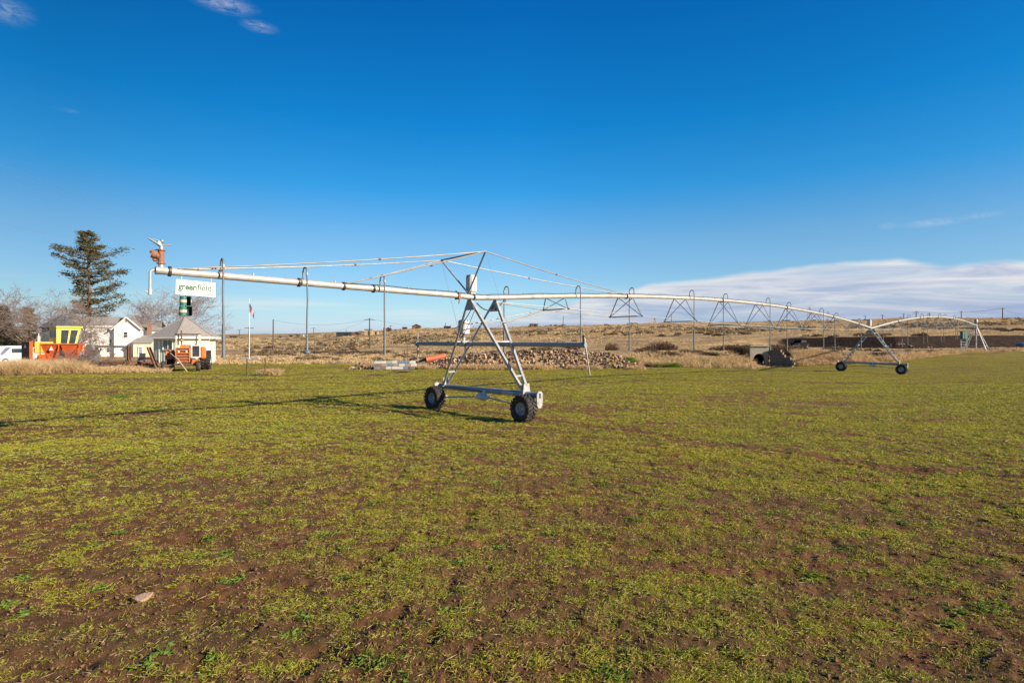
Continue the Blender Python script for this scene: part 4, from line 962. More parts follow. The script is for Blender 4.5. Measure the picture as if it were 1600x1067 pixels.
def frame_panel(par, a, b, za, zb, cuts, mt, glass, bt_=None, name='cab_side'):
    """panel with real window openings: cuts = list of (u0,u1,v0,v1)"""
    m = MB(); us = sorted({0, 1, *[c[0] for c in cuts], *[c[1] for c in cuts]}); vs_ = sorted({0, 1, *[c[2] for c in cuts], *[c[3] for c in cuts]})
    bt_ = bt_ or b
    def P(u, v): lo = a.lerp(b, u); hi = a.lerp(bt_, u); p = lo.lerp(hi, v); return Vector((p.x, p.y, za + (zb - za) * v))
    d = (b - a).normalized(); n_ = Vector((-d.y, d.x, 0)) * .05
    for i in range(len(us) - 1):
        for j in range(len(vs_) - 1):
            u, v = (us[i] + us[i + 1]) / 2, (vs_[j] + vs_[j + 1]) / 2
            if any(c[0] < u < c[1] and c[2] < v < c[3] for c in cuts): continue
            q = [P(us[i], vs_[j]), P(us[i + 1], vs_[j]), P(us[i + 1], vs_[j + 1]), P(us[i], vs_[j + 1])]; q += [p + n_ for p in q]
            m.add(q, [(0, 1, 2, 3), (7, 6, 5, 4), (0, 4, 5, 1), (1, 5, 6, 2), (2, 6, 7, 3), (3, 7, 4, 0)])
    f = m.build(name, mt, par)
    for c in cuts:
        q = [P(c[0], c[2]), P(c[1], c[2]), P(c[1], c[3]), P(c[0], c[3])]; m = MB(); m.add([p + n_ * .5 for p in q], [(0, 1, 2, 3)]); m.build('pane', glass, f)
    return f
olive = yellow
frame_panel(cb_, A, Bc, zb_, zt2 - .12, [(.12, .95, .42, .84)], olive, glassb)
frame_panel(cb_, Bc, Cc, zb_, zt2 - .12, [(.20, .52, .06, .86), (.60, .90, .0001, .86)], yellow, glassd, bt_=Ct)
frame_panel(cb_, Cc, Dd, zb_, zt2 - .12, [(.1, .9, .4, .85)], yellow, glassd); frame_panel(cb_, Dd, A, zb_, zt2 - .12, [(.1, .9, .4, .85)], yellow, glassd)
m = MB(); rp = [A + Vector((-.06, .05, 0)), Bc + Vector((0, -.12, 0)), Ct + Vector((.2, -.1, 0)), Dd + Vector((.1, .15, 0))]
m.add([(p.x, p.y, zt2 - .12) for p in rp] + [(p.x, p.y, zt2 + .02) for p in rp], [(3, 2, 1, 0), (4, 5, 6, 7)] + [(i, (i + 1) % 4, (i + 1) % 4 + 4, i + 4) for i in range(4)]); m.build('cab_roof', yellow, cb_)
m = MB(); m.box(((cx2(54) + cx2(86)) / 2, 1.0, cz(543)), (cx2(86) - cx2(54), 1.9, cz(534) - cz(552)), bev=.06); m.build('body', yellow, cb_)
m = MB(); m.box(((cx2(58) + cx2(112)) / 2, 1.1, cz(561)), (cx2(112) - cx2(58), 2.0, cz(554) - cz(568)), bev=.06); m.build('chassis', orange, cb_)
m = MB(); q = Vector((cx2(58), .6, 0)); m.tube([(q.x, q.y, cz(536)), (q.x, q.y, cz(525))], .15, 12); m.tube([(q.x, q.y, cz(525.5)), (q.x, q.y, cz(521))], .05, 8); m.build('air_stack', mat('dull_white_stack', (.55, .52, .47), .5), cb_)
small_wheel(cb_, (cx2(98), -.2, .75), .75, .5, 'Y'); small_wheel(cb_, (cx2(62), -.0, .5), .5, .35, 'Y')
# --- orange V-shaped hopper trailer
HB = at(98, 47.5); hp = thing('hopper_trailer', 'rust streaked orange V shaped hopper trailer parked behind the tall dry grass', 'hopper', HB, math.radians(24)); hp.scale = (.81, .81, 1)
k_ = 47.5 / F; hx_ = lambda px: (px - 98) * k_; hz_ = lambda py: zat(py, 47.5) - HB.z
zt3, zb3 = hz_(537.5), hz_(560); xl, xr = hx_(68), hx_(128)
m = MB()
for x_a, x_b in ((xl, (xl + xr) / 2 - .03), ((xl + xr) / 2 + .03, xr)):
    vs = [(x_a, -.9, zt3), (x_b, -.9, zt3), (x_b, .9, zt3), (x_a, .9, zt3), (x_a + .35, -.22, zb3), (x_b - .35, -.22, zb3), (x_b - .35, .22, zb3), (x_a + .35, .22, zb3)]
    m.add(vs, [(0, 1, 5, 4), (1, 2, 6, 5), (2, 3, 7, 6), (3, 0, 4, 7), (4, 5, 6, 7)])
build_split(m, 1, 'hopper_bin', orange, hp)
m = MB()
for yy in (-.93, .93):
    m.bar((xl - .04, yy, zt3), (xr + .04, yy, zt3), .07, .10); m.bar((xl, yy, zt3 - .05), (xl, yy, zb3), .08); m.bar((xr, yy, zt3 - .05), (xr, yy, zb3), .08)
    m.bar((xl - .04, yy, zb3), (xr + .04, yy, zb3), .08, .08); m.bar((xl + .25, yy * 1.005, zt3 - .5), (xl + .85, yy * 1.005, zb3 + .05), .06); m.bar((xr - .05, yy * 1.005, zt3 - .3), (xr - .75, yy * 1.005, zb3 + .05), .06); m.bar(((xl + xr) / 2 - .1, yy, zb3), ((xl + xr) / 2 - .1, yy, zt3), .09)
m.build('frame', orange, hp)
m = MB(); c = Vector((hx_(85), -.985, zt3 - .38)); m.add([c + Vector((-.19, 0, -.14)), c + Vector((.19, 0, -.14)), c + Vector((0, 0, .22)), c + Vector((-.19, .02, -.14)), c + Vector((.19, .02, -.14)), c + Vector((0, .02, .22))], [(0, 1, 2), (5, 4, 3), (0, 3, 4, 1), (1, 4, 5, 2), (2, 5, 3, 0)]); m.build('warning_triangle', boxw, hp)
m = MB(); m.box((hx_(110), 0, zb3 - .16), (3.4, 1.7, .16)); m.build('trailer_bed', mat('pale_trailer_edge', (.38, .34, .30), .7), hp)
for yy in (-.8, .8): small_wheel(hp, (hx_(92), yy, .36), .36, .24, 'Y'); small_wheel(hp, (hx_(112), yy, .36), .36, .24, 'Y')
# --- dark-sided orange box
BXP = at(43, 49); bx2 = thing('implement_box', 'tall orange steel box with black front and slow vehicle triangle beside the yellow combine', 'machine box', BXP, math.radians(30)); bx2.scale = (.82, .82, 1)
k_ = 49 / F; zt4, zb4 = zat(533.5, 49), zat(562, 49)
m = MB(); fa, fb, fc = Vector(((33 - 43) * k_, .35, 0)), Vector(((47 - 43) * k_, -.35, 0)), Vector(((50.5 - 43) * k_, .15, 0)); fd = fa + fc - fb
m.add([(p.x, p.y, zb4) for p in (fa, fb, fc, fd)] + [(p.x, p.y, zt4) for p in (fa, fb, fc, fd)], [(3, 2, 1, 0), (4, 5, 6, 7), (1, 2, 6, 5), (2, 3, 7, 6), (3, 0, 4, 7), (0, 1, 5, 4)]); m.build('steel_box', orange, bx2)
m = MB(); n_ = Vector((fb - fa)).normalized(); off_ = Vector((n_.y, -n_.x, 0)) * .02
quad(m, fa + off_ + n_ * .03, fb + off_ - n_ * .03, zb4 + .02, zt4 - .03, .015); m.build('front_panel', black, bx2)
m = MB(); c = fa.lerp(fb, .5) + off_ * 2; c.z = zt4 - .45; m.add([c - n_ * .17 + Vector((0, 0, -.12)), c + n_ * .17 + Vector((0, 0, -.12)), c + Vector((0, 0, .22))], [(0, 1, 2)]); m.build('warning_triangle', mat('dull_red_white_triangle', (.35, .25, .25), .5), bx2)
m = MB(); 
for q_ in (fa, fb, fc, fd): m.bar((q_.x * .9, q_.y * .9, 0), (q_.x * .9, q_.y * .9, zb4), .08)
build_split(m, 1, 'leg', rust, bx2)

# --- generic small vehicles
def vehicle(name, label, cat, loc, rz, body, L_=4.6, Wd_=1.8, Ht=1.5, kind='car', glass=glassd):
    t = thing(name, label, cat, loc, rz)
    if kind == 'car': lo = [(-.5, .18), (.5, .18), (.5, .50), (.46, .58), (.24, .62), (-.36, .63), (-.49, .60), (-.5, .40)]; cab = [(-.33, .62), (.20, .62), (.08, .98), (-.04, 1.0), (-.20, .98)]
    else: lo = [(-.5, .15), (.5, .15), (.5, .42), (.47, .52), (.36, .56), (-.5, .56)]; cab = [(-.5, .555), (.36, .555), (.22, .97), (.16, 1.0), (-.47, 1.0), (-.5, .96)]
    m = MB(); m.prism([(a * L_, b * Ht) for a, b in lo], -Wd_ / 2, Wd_ / 2); b_ = m.build('body', body, t)
    m = MB(); m.prism([(a * L_, b * Ht) for a, b in cab], -Wd_ / 2 * .90, Wd_ / 2 * .90); m.build('cabin', body, t)
    m = MB()
    x_0, x_1 = (-.27, .12) if kind == 'car' else (-.46, .20)
    n = 2 if kind == 'car' else 3
    for s in (-1, 1):
        for k in range(n):
            xa_ = (x_0 + (x_1 - x_0) * k / n + .012) * L_; xb_ = (x_0 + (x_1 - x_0) * (k + 1) / n - .012) * L_
            m.box(((xa_ + xb_) / 2, s * Wd_ / 2 * .902, Ht * .80), (xb_ - xa_, .02, Ht * .24), bev=.008)
    build_split(m, 1, 'side_window', glass, t)
    m = MB(); e = (-.5 if kind != 'car' else -.27) * L_; m.box((e - .012, 0, Ht * .78), (.02, Wd_ * .74, Ht * .26)); m.build('rear_window', glass, t)
    for s in (-1, 1):
        for xx in (-.32, .32): small_wheel(t, (xx * L_, s * Wd_ * .45, .33), .33, .22, 'Y')
        m = MB(); m.box((.495 * L_, s * Wd_ * .36, Ht * .45), (.05, .25, .12), bev=.01); m.build('headlight', boxw, t)
        m = MB(); m.box((-.5 * L_, s * Wd_ * .42, Ht * .45), (.04, .14, .2), bev=.01); m.build('tail_light', mat('tail_light_red', (.4, .02, .02), .3), t)
    return t
silver = mat('silver_van_paint', (.50, .52, .55), .35, .2, .04); whitev = mat('white_van_paint', (.68, .68, .68), .35, 0, .04)
vehicle('parked_van', 'white van partly behind the tall dry grass at the left edge', 'van', at(3, 62), math.radians(-75), whitev, 4.8, 1.9, 1.95, 'van')
vehicle('parked_van', 'silver grey van parked between the white van and the black fronted box', 'van', at(26, 62), math.radians(-112), silver, 4.6, 1.85, 1.8, 'van')
vehicle('parked_car', 'black car parked in front of the dark earth bank beyond the culvert', 'car', at(1249, 104), math.radians(200), mat('black_car_paint', (.010, .010, .011), .8, 0, .05, spec=.1), 2.9 * 1.1, 1.75, 1.45, 'car', black)
vehicle('parked_car', 'grey blue car at the right edge in front of the dark bank', 'car', at(1614, 100, .1), math.radians(175), mat('grey_blue_car_paint', (.16, .22, .30), .3, .2, .05), 4.3, 1.8, 1.45, 'car')

# --- scrap row between the hopper and the shed
gsteel = mat('grey_weathered_steel', (.20, .18, .16), .75, .1, .3, 6, col2=(.20, .11, .07), thr=(.5, .7))
AG = at(170, 50); ag = thing('grain_auger', 'long grey weathered auger on braced stand in front of the farmhouse', 'auger', AG)
k_ = 50 / F; ax_ = lambda px: (px - 170) * k_; az_ = lambda py: zat(py, 50) - AG.z
m = MB(); m.bar((ax_(139), 0, az_(541)), (ax_(200), 0, az_(542)), .22, .20); m.build('boom', gsteel, ag)
m = MB(); m.prism([(ax_(141), az_(538)), (ax_(148), az_(538)), (ax_(155), az_(560)), (ax_(136), az_(560)), (ax_(136), az_(545))], -.4, .3); m.build('loading_hopper', gsteel, ag)
m = MB(); m.bar((ax_(150), .1, az_(557)), (ax_(157), .1, az_(544)), .09); m.bar((ax_(199), 0, az_(543)), (ax_(192), .0, az_(549)), .12); m.bar((ax_(197), 0, az_(545)), (ax_(197), 0, 0), .10); m.bar((ax_(150), 0, az_(558)), (ax_(150), 0, 0), .1); build_split(m, 1, 'brace', gsteel, ag)
m = MB(); m.bar((ax_(172), 0, az_(541)), (ax_(172), 0, az_(533)), .07); m.box((ax_(172.6), 0, az_(533)), (.14, .1, .25)); m.build('crank', darkst, ag)
m = MB(); m.tube([(ax_(144), -.1, az_(541)), (ax_(144), -.1, az_(530))], .13, 8); m.build('discharge_spout', gsteel, ag)
small_wheel(ag, (ax_(160), -.5, .3), .3, .2, 'Y'); small_wheel(ag, (ax_(160), .5, .3), .3, .2, 'Y')
FT = at(170, 46.5); ft = thing('flat_trailer', 'low rusty brown flatbed trailer in the dry grass below the auger', 'trailer', FT)
k_ = 46.5 / F; m = MB(); m.box((.15, 0, zat(567, 46.5)), (4.3, 1.7, .24), bev=.03); 
for xx in (-1.8, -.6, .6, 1.9): m.box((xx, -.87, zat(567, 46.5)), (.06, .05, .3))
m.build('deck', rust, ft); m = MB(); m.bar((-2.0, 0, .5), (-3.1, 0, .35), .12); m.build('drawbar', rust, ft)
m = MB(); m.prism([(-2.3, .8), (-.9, .82), (-1.25, 1.3), (-1.9, 1.32)], -.5, .5); m.build('tarpaulin_load', mat('grey_sheet_load', (.13, .125, .14), .8, var=.25, scale=3), ft)
for yy in (-.75, .75): small_wheel(ft, (.9, yy, .33), .33, .2, 'Y'); small_wheel(ft, (-1.0, yy, .33), .33, .2, 'Y')
# yellow implement behind
YI = at(155, 52); yi = thing('yellow_blade', 'small yellow scraper blade behind the flat trailer', 'implement', YI)
m = MB(); m.prism([(-.5, .55), (.45, .30), (.5, .55), (.15, .62), (-.2, .95), (-.5, .95)], -.05, .05); m.build('blade', yellow, yi); m = MB(); m.bar((0, 0, .5), (.3, 1.0, .4), .12); m.bar((-.3, .1, 0), (-.3, .1, .6), .1); m.build('blade_arm', darkst, yi)
# discs, plough and scrap
def disc_gang(px, Y, n, rz, lab, R=.30, dz=.0, tilt=.3):
    c = at(px, Y, dz); t = thing('disc_harrow', lab, 'harrow', c, rz)
    m = MB(); m.tube([(-.18 * n / 2 - .1, 0, R), (.18 * n / 2 + .1, 0, R)], .04, 8); m.build('axle', rust, t)
    for k in range(n):
        m = MB(); xx = (k - (n - 1) / 2) * .20; m.lathe([(.001, xx + .07), (R * .5, xx + .05), (R, xx), (R, xx - .012), (R * .5, xx + .035), (.001, xx + .055)], o=(0, 0, R), ax='X', n=18); m.build('disc', rust, t)
    m = MB(); m.bar((-.2 * n / 2, .1, R * 2 + .12), (.2 * n / 2, .1, R * 2 + .12), .10); m.bar((-.2 * n / 2, .1, R * 2 + .12), (-.2 * n / 2, 0, R), .07); m.bar((.2 * n / 2, .1, R * 2 + .12), (.2 * n / 2, 0, R), .07); m.build('frame', gsteel, t)
    return t
disc_gang(213, 47.5, 7, .5, 'rusty disc harrow in the scrap row left of the leaning steel channel', .32)
disc_gang(226, 48.6, 8, -.35, 'second rusty disc harrow stacked behind, close to the leaning steel channel', .36, .12)
disc_gang(203, 48.4, 5, 1.2, 'short dark disc harrow beside the upright rusty plate', .3)
PL = at(228, 46.8); pl = thing('plough', 'rusty orange tined plough lying in dry grass left of the leaning channel', 'plough', PL)
m = MB(); m.bar((-1.3, 0, .55), (.9, .2, .75), .12); m.build('beam', rustl, pl)
for k in range(5):
    m = MB(); xx = -1.1 + k * .45; m.tube([(xx, 0, .60), (xx - .05, -.25, .70), (xx - .12, -.45, .35), (xx + .02, -.5, .02)], .035, 6); m.prism([(xx - .1, .0), (xx + .14, .02), (xx + .06, .28)], -.55, -.50); m.build('tine', rust, pl)
m = MB(); a = at(233, 46.2); b = at(248, 45.6); A_ = Vector((a.x, a.y, zat(542.5, 46.2))); B_ = Vector((b.x, b.y, .0)); dd = (B_ - A_)
m.bar(A_, B_, .30, .03); m.bar(A_ + Vector((-.13, -.07, 0)), B_ + Vector((-.13, -.07, 0)), .03, .14); m.bar(A_ + Vector((.13, -.07, 0)), B_ + Vector((.13, -.07, 0)), .03, .14)
tag(m.build('steel_channel', rust), 'heavy rusty steel channel leaning against the scrap beside the shed', 'channel')
m = MB(); a = at(202, 48); m.bar((a.x, a.y, .0), (a.x, a.y, zat(540, 48)), .30, .05); m.bar((a.x - .13, a.y - .05, .0), (a.x - .13, a.y - .05, zat(540, 48)), .03, .10); m.bar((a.x + .13, a.y - .05, .0), (a.x + .13, a.y - .05, zat(540, 48)), .03, .10)
tag(m.build('upright_plate', rust), 'upright rusty steel plate standing at the right end of the auger', 'plate')
m = MB(); a = at(206, 46.5); b = at(197, 46.2); m.bar((a.x - .3, a.y, 1.0), (a.x + .35, a.y - .3, .02), .09); tag(m.build('scrap_bar', rust), 'thin rusty bar slanting down below the upright plate', 'bar')
CH = at(221, 52); ch = thing('garden_chair', 'dark garden chair standing in front of the farmhouse lean-to', 'chair', CH, .3)
m = MB(); m.box((0, 0, .75), (.5, .5, .05), bev=.01); m.build('seat', darkst, ch); m = MB(); m.box((0, .25, 1.05), (.5, .05, .55), rx=-.25, bev=.01); m.build('backrest', darkst, ch)
m = MB()
for sx_ in (-.22, .22):
    for sy_ in (-.22, .22): m.bar((sx_, sy_, 0), (sx_, sy_, .74), .035)
build_split(m, 1, 'leg', darkst, ch)

# ------------------------------------------------------------------ flagpole, fences, poles, wires
FP = at(389.5, 68); fp = thing('flagpole', 'tall white flagpole on the green beyond the short fence', 'flagpole', FP)
hpz = zat(470, 68)
m = MB(); m.tube([(0, 0, 0), (0, 0, hpz)], [.05, .035], 10); m.build('pole', trimw, fp); m = MB(); m.lathe([(.001, -.09), (.08, -.03), (.08, .03), (.001, .09)], o=(0, 0, hpz + .08), n=12); m.build('finial', trimw, fp)
# the flag hangs limp from the halyard
fr_, fw_, fb_ = mat('flag_red', (.40, .02, .03), .8), mat('flag_white', (.66, .62, .62), .8), mat('flag_blue', (.02, .03, .14), .8)
m = MB(); n_s, n_u = 13, 14; zt5, zb5 = zat(474, 68), zat(498.5, 68); Hh = zt5 - zb5
def flagp(u, v):        # u along the fly, v across the stripes; the fly droops down
    top_ = Vector((0.04, 0, zt5 - v * 1.0)); ang = 1.12 - .1 * v
    return top_ + Vector((math.cos(ang) * u * .95 + .02, .09 * math.sin(u * 7 + v * 3) * u - .05, -math.sin(ang) * u * .95))
for i in range(n_u):
    for j in range(n_s):
        u0, u1, v0, v1 = i / n_u * 1.0, (i + 1) / n_u * 1.0, j / n_s, (j + 1) / n_s
        m.cur = 2 if (i < 6 and j < 7) else (0 if j % 2 == 0 else 1)
        m.add([flagp(u0 * 1.2, v0), flagp(u1 * 1.2, v0), flagp(u1 * 1.2, v1), flagp(u0 * 1.2, v1)], [(0, 1, 2, 3)], True)
m.cur = 1
for i in range(3):
    for j in range(3):
        c = flagp((i + .7) / n_u * 2.0, (j + .6) / n_s * 2.1) + Vector((0, -.012, 0)); m.box(c, (.035, .004, .035), ry=.4)
fl = m.build('flag', [fr_, fw_, fb_]); fl.location = FP; tag(fl, 'stars and stripes flag hanging limp from the top of the white flagpole', 'flag')
SB = at(391, 69.5); m = MB(); m.box((SB.x, SB.y, .28), (2.3, .5, .42), bev=.05); m.box((SB.x - .45, SB.y - .05, .24), (1.1, .62, .30), bev=.03)
tag(m.build('concrete_kerb_block', conc), 'low pale concrete block lying behind the foot of the flagpole', 'concrete block')
def post(mb, p, h, w=.07): mb.bar((p.x, p.y, p.z - .1), (p.x, p.y, p.z + h), w, w)
fa_, fb2 = at(386, 40.5), at(414.5, 40.5); fn = thing('wire_fence', 'short wire fence of two brown posts standing in the grass before the flagpole', 'fence', fa_)
for q_ in (fa_, fb2): m = MB(); m.tube([q_ - UP * .1, q_ + UP * 1.18], .048, 8); m.build('post', postm, fn, tuple(fa_))
m = MB(); m.tube([fa_ + UP * 1.14, fb2 + UP * 1.14], .02, 5); m.build('rail', galvd, fn, tuple(fa_))
for h in (.35, .75): m = MB(); m.tube([fa_ + UP * h, fb2 + UP * h], .005, 4); m.build('wire', darkst, fn, tuple(fa_))
# fence behind the block wall
tf = [at(px, Y) for px, Y in ((632, 62), (636.5, 60), (652, 63), (668, 63.5), (727, 64))]
fn2 = thing('post_fence', 'thin old post and wire fence behind the painted block stack', 'fence', tf[0]); 
for q_, h, w in zip(tf, (1.3, 1.9, 1.6, 1.2, 1.6), (.06, .05, .07, .06, .22)): m = MB(); post(m, q_, h, w); m.build('post', woodp, fn2, tuple(tf[0]))
for h in (.5, .9): m = MB(); m.tube([q_ + UP * h for q_ in tf], .008, 4); m.build('wire', darkst, fn2, tuple(tf[0]))
# slim steel fence posts by the flagpole field: gate outline
gp = [at(383, 76), at(392, 76)]; gt = thing('field_gate', 'small dark wire gate left of the flagpole foot', 'gate', gp[0])
m = MB()
for q_ in gp: post(m, q_, 1.5, .06)
build_split(m, 1, 'post', postm, gt, tuple(gp[0])); m = MB(); m.bar(gp[0] + UP * 1.4, gp[1] + UP * 1.4, .05); m.bar(gp[0] + UP * .3, gp[1] + UP * .3, .04); m.bar(gp[0] + UP * 1.4, gp[1] + UP * .3, .04); build_split(m, 1, 'rail', postm, gt, tuple(gp[0]))
# low rails lying along the track
for (pa, pb, Y, lab) in ((470, 514, 92, 'long low dark pipe rail along the far track, left of two'), (526, 574, 90, 'long low dark pipe rail along the far track, right of two')):
    a, b = at(pa, Y), at(pb, Y); t = thing('pipe_rail', lab, 'rail', a)
    m = MB(); m.bar(a + UP * .55, b + UP * .55, .10, .14); m.build('rail', darkst, t, tuple(a))
    for k in (0, .5, 1): m = MB(); q_ = a.lerp(b, k); m.bar((q_.x, q_.y, q_.z - .4), (q_.x, q_.y, q_.z + .48), .09); m.build('post', darkst, t, tuple(a))
poles = []
def upole(px, Y, ytop, lab, arm=1.6, ins=True, w=.13, mt=woodp, rz=.2, arms=1):
    p = at(px, Y); h = zat(ytop, Y) - p.z
    t = thing('utility_pole', lab, 'utility pole', p, rz, 'utility poles across the dry hills')
    m = MB(); m.tube([(0, 0, -.2), (0, 0, h)], [w, w * .7], 7); m.build('pole', mt, t)
    for k in range(arms):
        if arm: m = MB(); m.bar((-arm / 2, .1, h - .35 - .9 * k), (arm / 2, .1, h - .35 - .9 * k), .12 if Y < 160 else .2, .14 if Y < 160 else .22); m.build('crossarm', mt, t)
    if ins and Y < 160 and arm:
        for xx in (-arm / 2 + .1, 0, arm / 2 - .1): m = MB(); m.tube([(xx, .1, h - .3), (xx, .1, h - .1)], .05, 6); m.build('insulator', boxw, t)
    poles.append((p, h)); return t
upole(427, 122, 499, 'dark bare wooden utility pole without crossarm left of the middle', 0, w=.17)
upole(577.5, 128, 497, 'wooden utility pole with crossarm on the slope left of the tower', 2.3, w=.17)
upole(389, 200, 511, 'distant utility pole just behind the flagpole', 3.0, w=.2)
upole(374, 330, 515, 'tiny distant pole left of the flagpole', 2, w=.25)
upole(490, 400, 512, 'tiny distant pole on the skyline between the second and third drop pipes', 3, w=.25)
upole(610.5, 330, 508, 'tiny distant pole on the skyline right of the third drop pipe', 2, w=.22)
upole(541, 420, 515, 'tiny distant pole above the dark sheds', 0, w=.25)
upole(696, 300, 504, 'thin distant pole on the skyline left of the tower', 0, w=.2)
upole(880, 320, 493, 'thin distant pole on the skyline right of the tower', 0, w=.2)
upole(1049, 320, 492, 'thin distant pole on the skyline below the second truss', 0, w=.2)
upole(1352, 320, 493, 'distant pole on the skyline at the left of the second tower', 2, w=.2); upole(1379, 320, 491.5, 'distant pole on the skyline right of the second tower head', 2, w=.2)
upole(1412, 310, 490, 'distant pole on the skyline at the start of the far span', 2, w=.2)
upole(1431.5, 300, 486, 'distant utility pole with broad crossarms above the crown of the far span', 4, w=.24, arms=2)
upole(1452, 320, 489, 'distant pole just right of the crown of the far span', 2, w=.2); upole(1502, 300, 486, 'distant pole left of the pivot stand', 2.2, w=.22)
upole(1566.5, 290, 481, 'largest distant utility pole on the skyline right of the pivot stand', 3.4, w=.26)
wiremat = mat('pale_aluminium_wire', (.30, .33, .36), .5, .3, .05)
def span(a, b, sg_, r, lab, name='power_line', n=18):
    m = MB(); m.tube([a.lerp(b, i / n) - UP * sg_ * 4 * (i / n) * (1 - i / n) for i in range(n + 1)], r, 4); return tag(m.build(name, wiremat if name != 'power_line' else darkst), lab, 'power line')
tp = lambda i: poles[i][0] + UP * (poles[i][1] - .15)
span(tp(1), at(770, 150, 0) + UP * (zat(515, 150) - at(770, 150).z), 1.0, .02, 'power line running right from the wooden pole behind the tower')
span(tp(1), tp(4), 3.0, .017, 'power line from the wooden pole back to the left skyline')
span(tp(0), tp(1), 1.2, .016, 'power line slung between the bare pole and the crossarm pole')
span(tp(13), tp(16), 1.5, .05, 'distant power line above the far span at the right')
span(tp(16), Vector((300, 330, zat(487, 330))), 2.0, .05, 'distant power line leaving the right edge of the picture')
for i, (y0, y1) in enumerate(((252, 322), (262, 330), (275, 338))):
    lab = ('topmost', 'middle', 'lowest')[i] + ' of three faint overhead wires in the sky above the tall conifer'
    span(Vector(((-60 - CX) * 52 / F, 52, zat(y0 - 17, 52))), Vector(((250 - CX) * 120 / F, 120, zat(y1, 120))), 1.2, .007, lab, 'overhead_wire')
span(Vector(((-60 - CX) * 60 / F, 60, zat(330, 60))), Vector(((135 - CX) * 110 / F, 110, zat(372, 110))), .6, .012, 'faint overhead wire running down to the tall conifer', 'overhead_wire')
# lattice pylons
for k, (px, Y, yt, w) in enumerate(((1265, 700, 480, 5), (1281, 900, 486, 5), (1294, 950, 487, 5), (1023, 900, 497, 4))):
    x_ = (px - CX) * Y / F; zb6 = G(x_, Y) if Y < 400 else min(G(x_, Y), zat(500, Y)); h = zat(yt, Y) - zb6
    t = thing('lattice_pylon', ('tallest lattice pylon', 'middle lattice pylon', 'rightmost lattice pylon', 'tiny lone lattice pylon')[k] + (' of the three on the skyline behind the long span' if k < 3 else ' on the skyline behind the second truss'), 'pylon', (x_, Y, zb6), .3, 'lattice pylons on the skyline')
    m = MB(); r_ = .22
    for sx_ in (-1, 1):
        for sy_ in (-1, 1): m.bar((sx_ * w / 2, sy_ * w / 2, 0), (sx_ * .4, sy_ * .4, h), r_)
    for q in range(7):
        f0, f1 = q / 7, (q + 1) / 7; w0, w1 = w / 2 * (1 - f0) + .4 * f0, w / 2 * (1 - f1) + .4 * f1
        for sy_ in (-1, 1): m.bar((-w0, sy_ * w0, h * f0), (w1, sy_ * w1, h * f1), r_ * .6); m.bar((w0, sy_ * w0, h * f0), (-w1, sy_ * w1, h * f1), r_ * .6)
    m.build('lattice_mast', gsteel, t)
    for hh_, aw in ((.72, w * 1.7), (.86, w * 1.3)): m = MB(); m.bar((-aw / 2, 0, h * hh_), (aw / 2, 0, h * hh_), .35, .3); m.build('crossarm', gsteel, t)

# ------------------------------------------------------------------ small buildings on the far slope
def hut(px, Y, wpx, ytop, lab, wallm, roofm, cat='hut', depth=4., flat=False, ybase=None, rz=0.1, name='hut'):
    p = at(px, Y, -.15); w = wpx * Y / F; h = max(zat(ytop, Y) - p.z, 1.2)
    t = thing(name, lab, cat, p, rz); eh = h if flat else h * .62
    m = MB()
    if flat: m.box((0, 0, h / 2), (w, depth, h))
    else: m.prism([(-w / 2, 0), (w / 2, 0), (w / 2, eh), (0, h - .08), (-w / 2, eh)], -depth / 2, depth / 2)
    m.build('wall', wallm, t); m = MB()
    if flat: m.box((0, 0, h + .1), (w + .4, depth + .4, .2))
    else:
        for s in (-1, 1): roof_poly(m, [(s * (w / 2 + .3), -depth / 2 - .3, eh - .1), (s * (w / 2 + .3), depth / 2 + .3, eh - .1), (s * .002, depth / 2 + .3, h + .05), (s * .002, -depth / 2 - .3, h + .05)])
    m.build('roof', roofm, t)
    m = MB(); m.box((w * .15, -depth / 2 - .02, eh * .42), (min(1.0, w * .3), .06, eh * .75)); m.build('door', black, t)
    return t
sand = mat('sand_stucco', (.42, .30, .17), .8, var=.1, scale=1)
hut(576, 262, 11, 515, 'small square tan hut with flat roof on the slope left of the crossarm pole', sand, darkroof, flat=True, depth=3)
hut(538, 275, 22, 519.5, 'long low dark shed left of the tan hut on the far slope', darkst, darkroof, flat=True, name='low_shed', cat='shed'); hut(557, 272, 12, 518.5, 'short dark shed between the long low shed and the tan hut', rust, darkroof, name='low_shed', cat='shed')
hut(587, 265, 8, 517.5, 'small whitish trailer just right of the tan hut', sand, greyroof, flat=True, name='site_trailer', cat='trailer')
hut(607, 300, 9, 511.5, 'dark red barn on the skyline right of the third drop pipe', rust, darkroof, name='barn', cat='barn')
hut(651, 300, 13, 506.5, 'dark gabled house on the skyline left of the boom bar standpipe', rust, darkroof, name='ridge_house', cat='house', depth=6)
hut(632.5, 320, 7, 513, 'low dark hut left of the gabled ridge house', darkst, darkroof, flat=True)
hut(699, 290, 11, 510.5, 'flat dark cabin on the skyline beside the lower control box', darkst, darkroof, flat=True, name='cabin', cat='cabin')
hut(834, 275, 11, 506.5, 'flat dark cabin on the skyline right of the tower', rust, darkroof, flat=True, name='cabin', cat='cabin')
whm = mat('distant_white_panel', (.7, .68, .64), .6); 
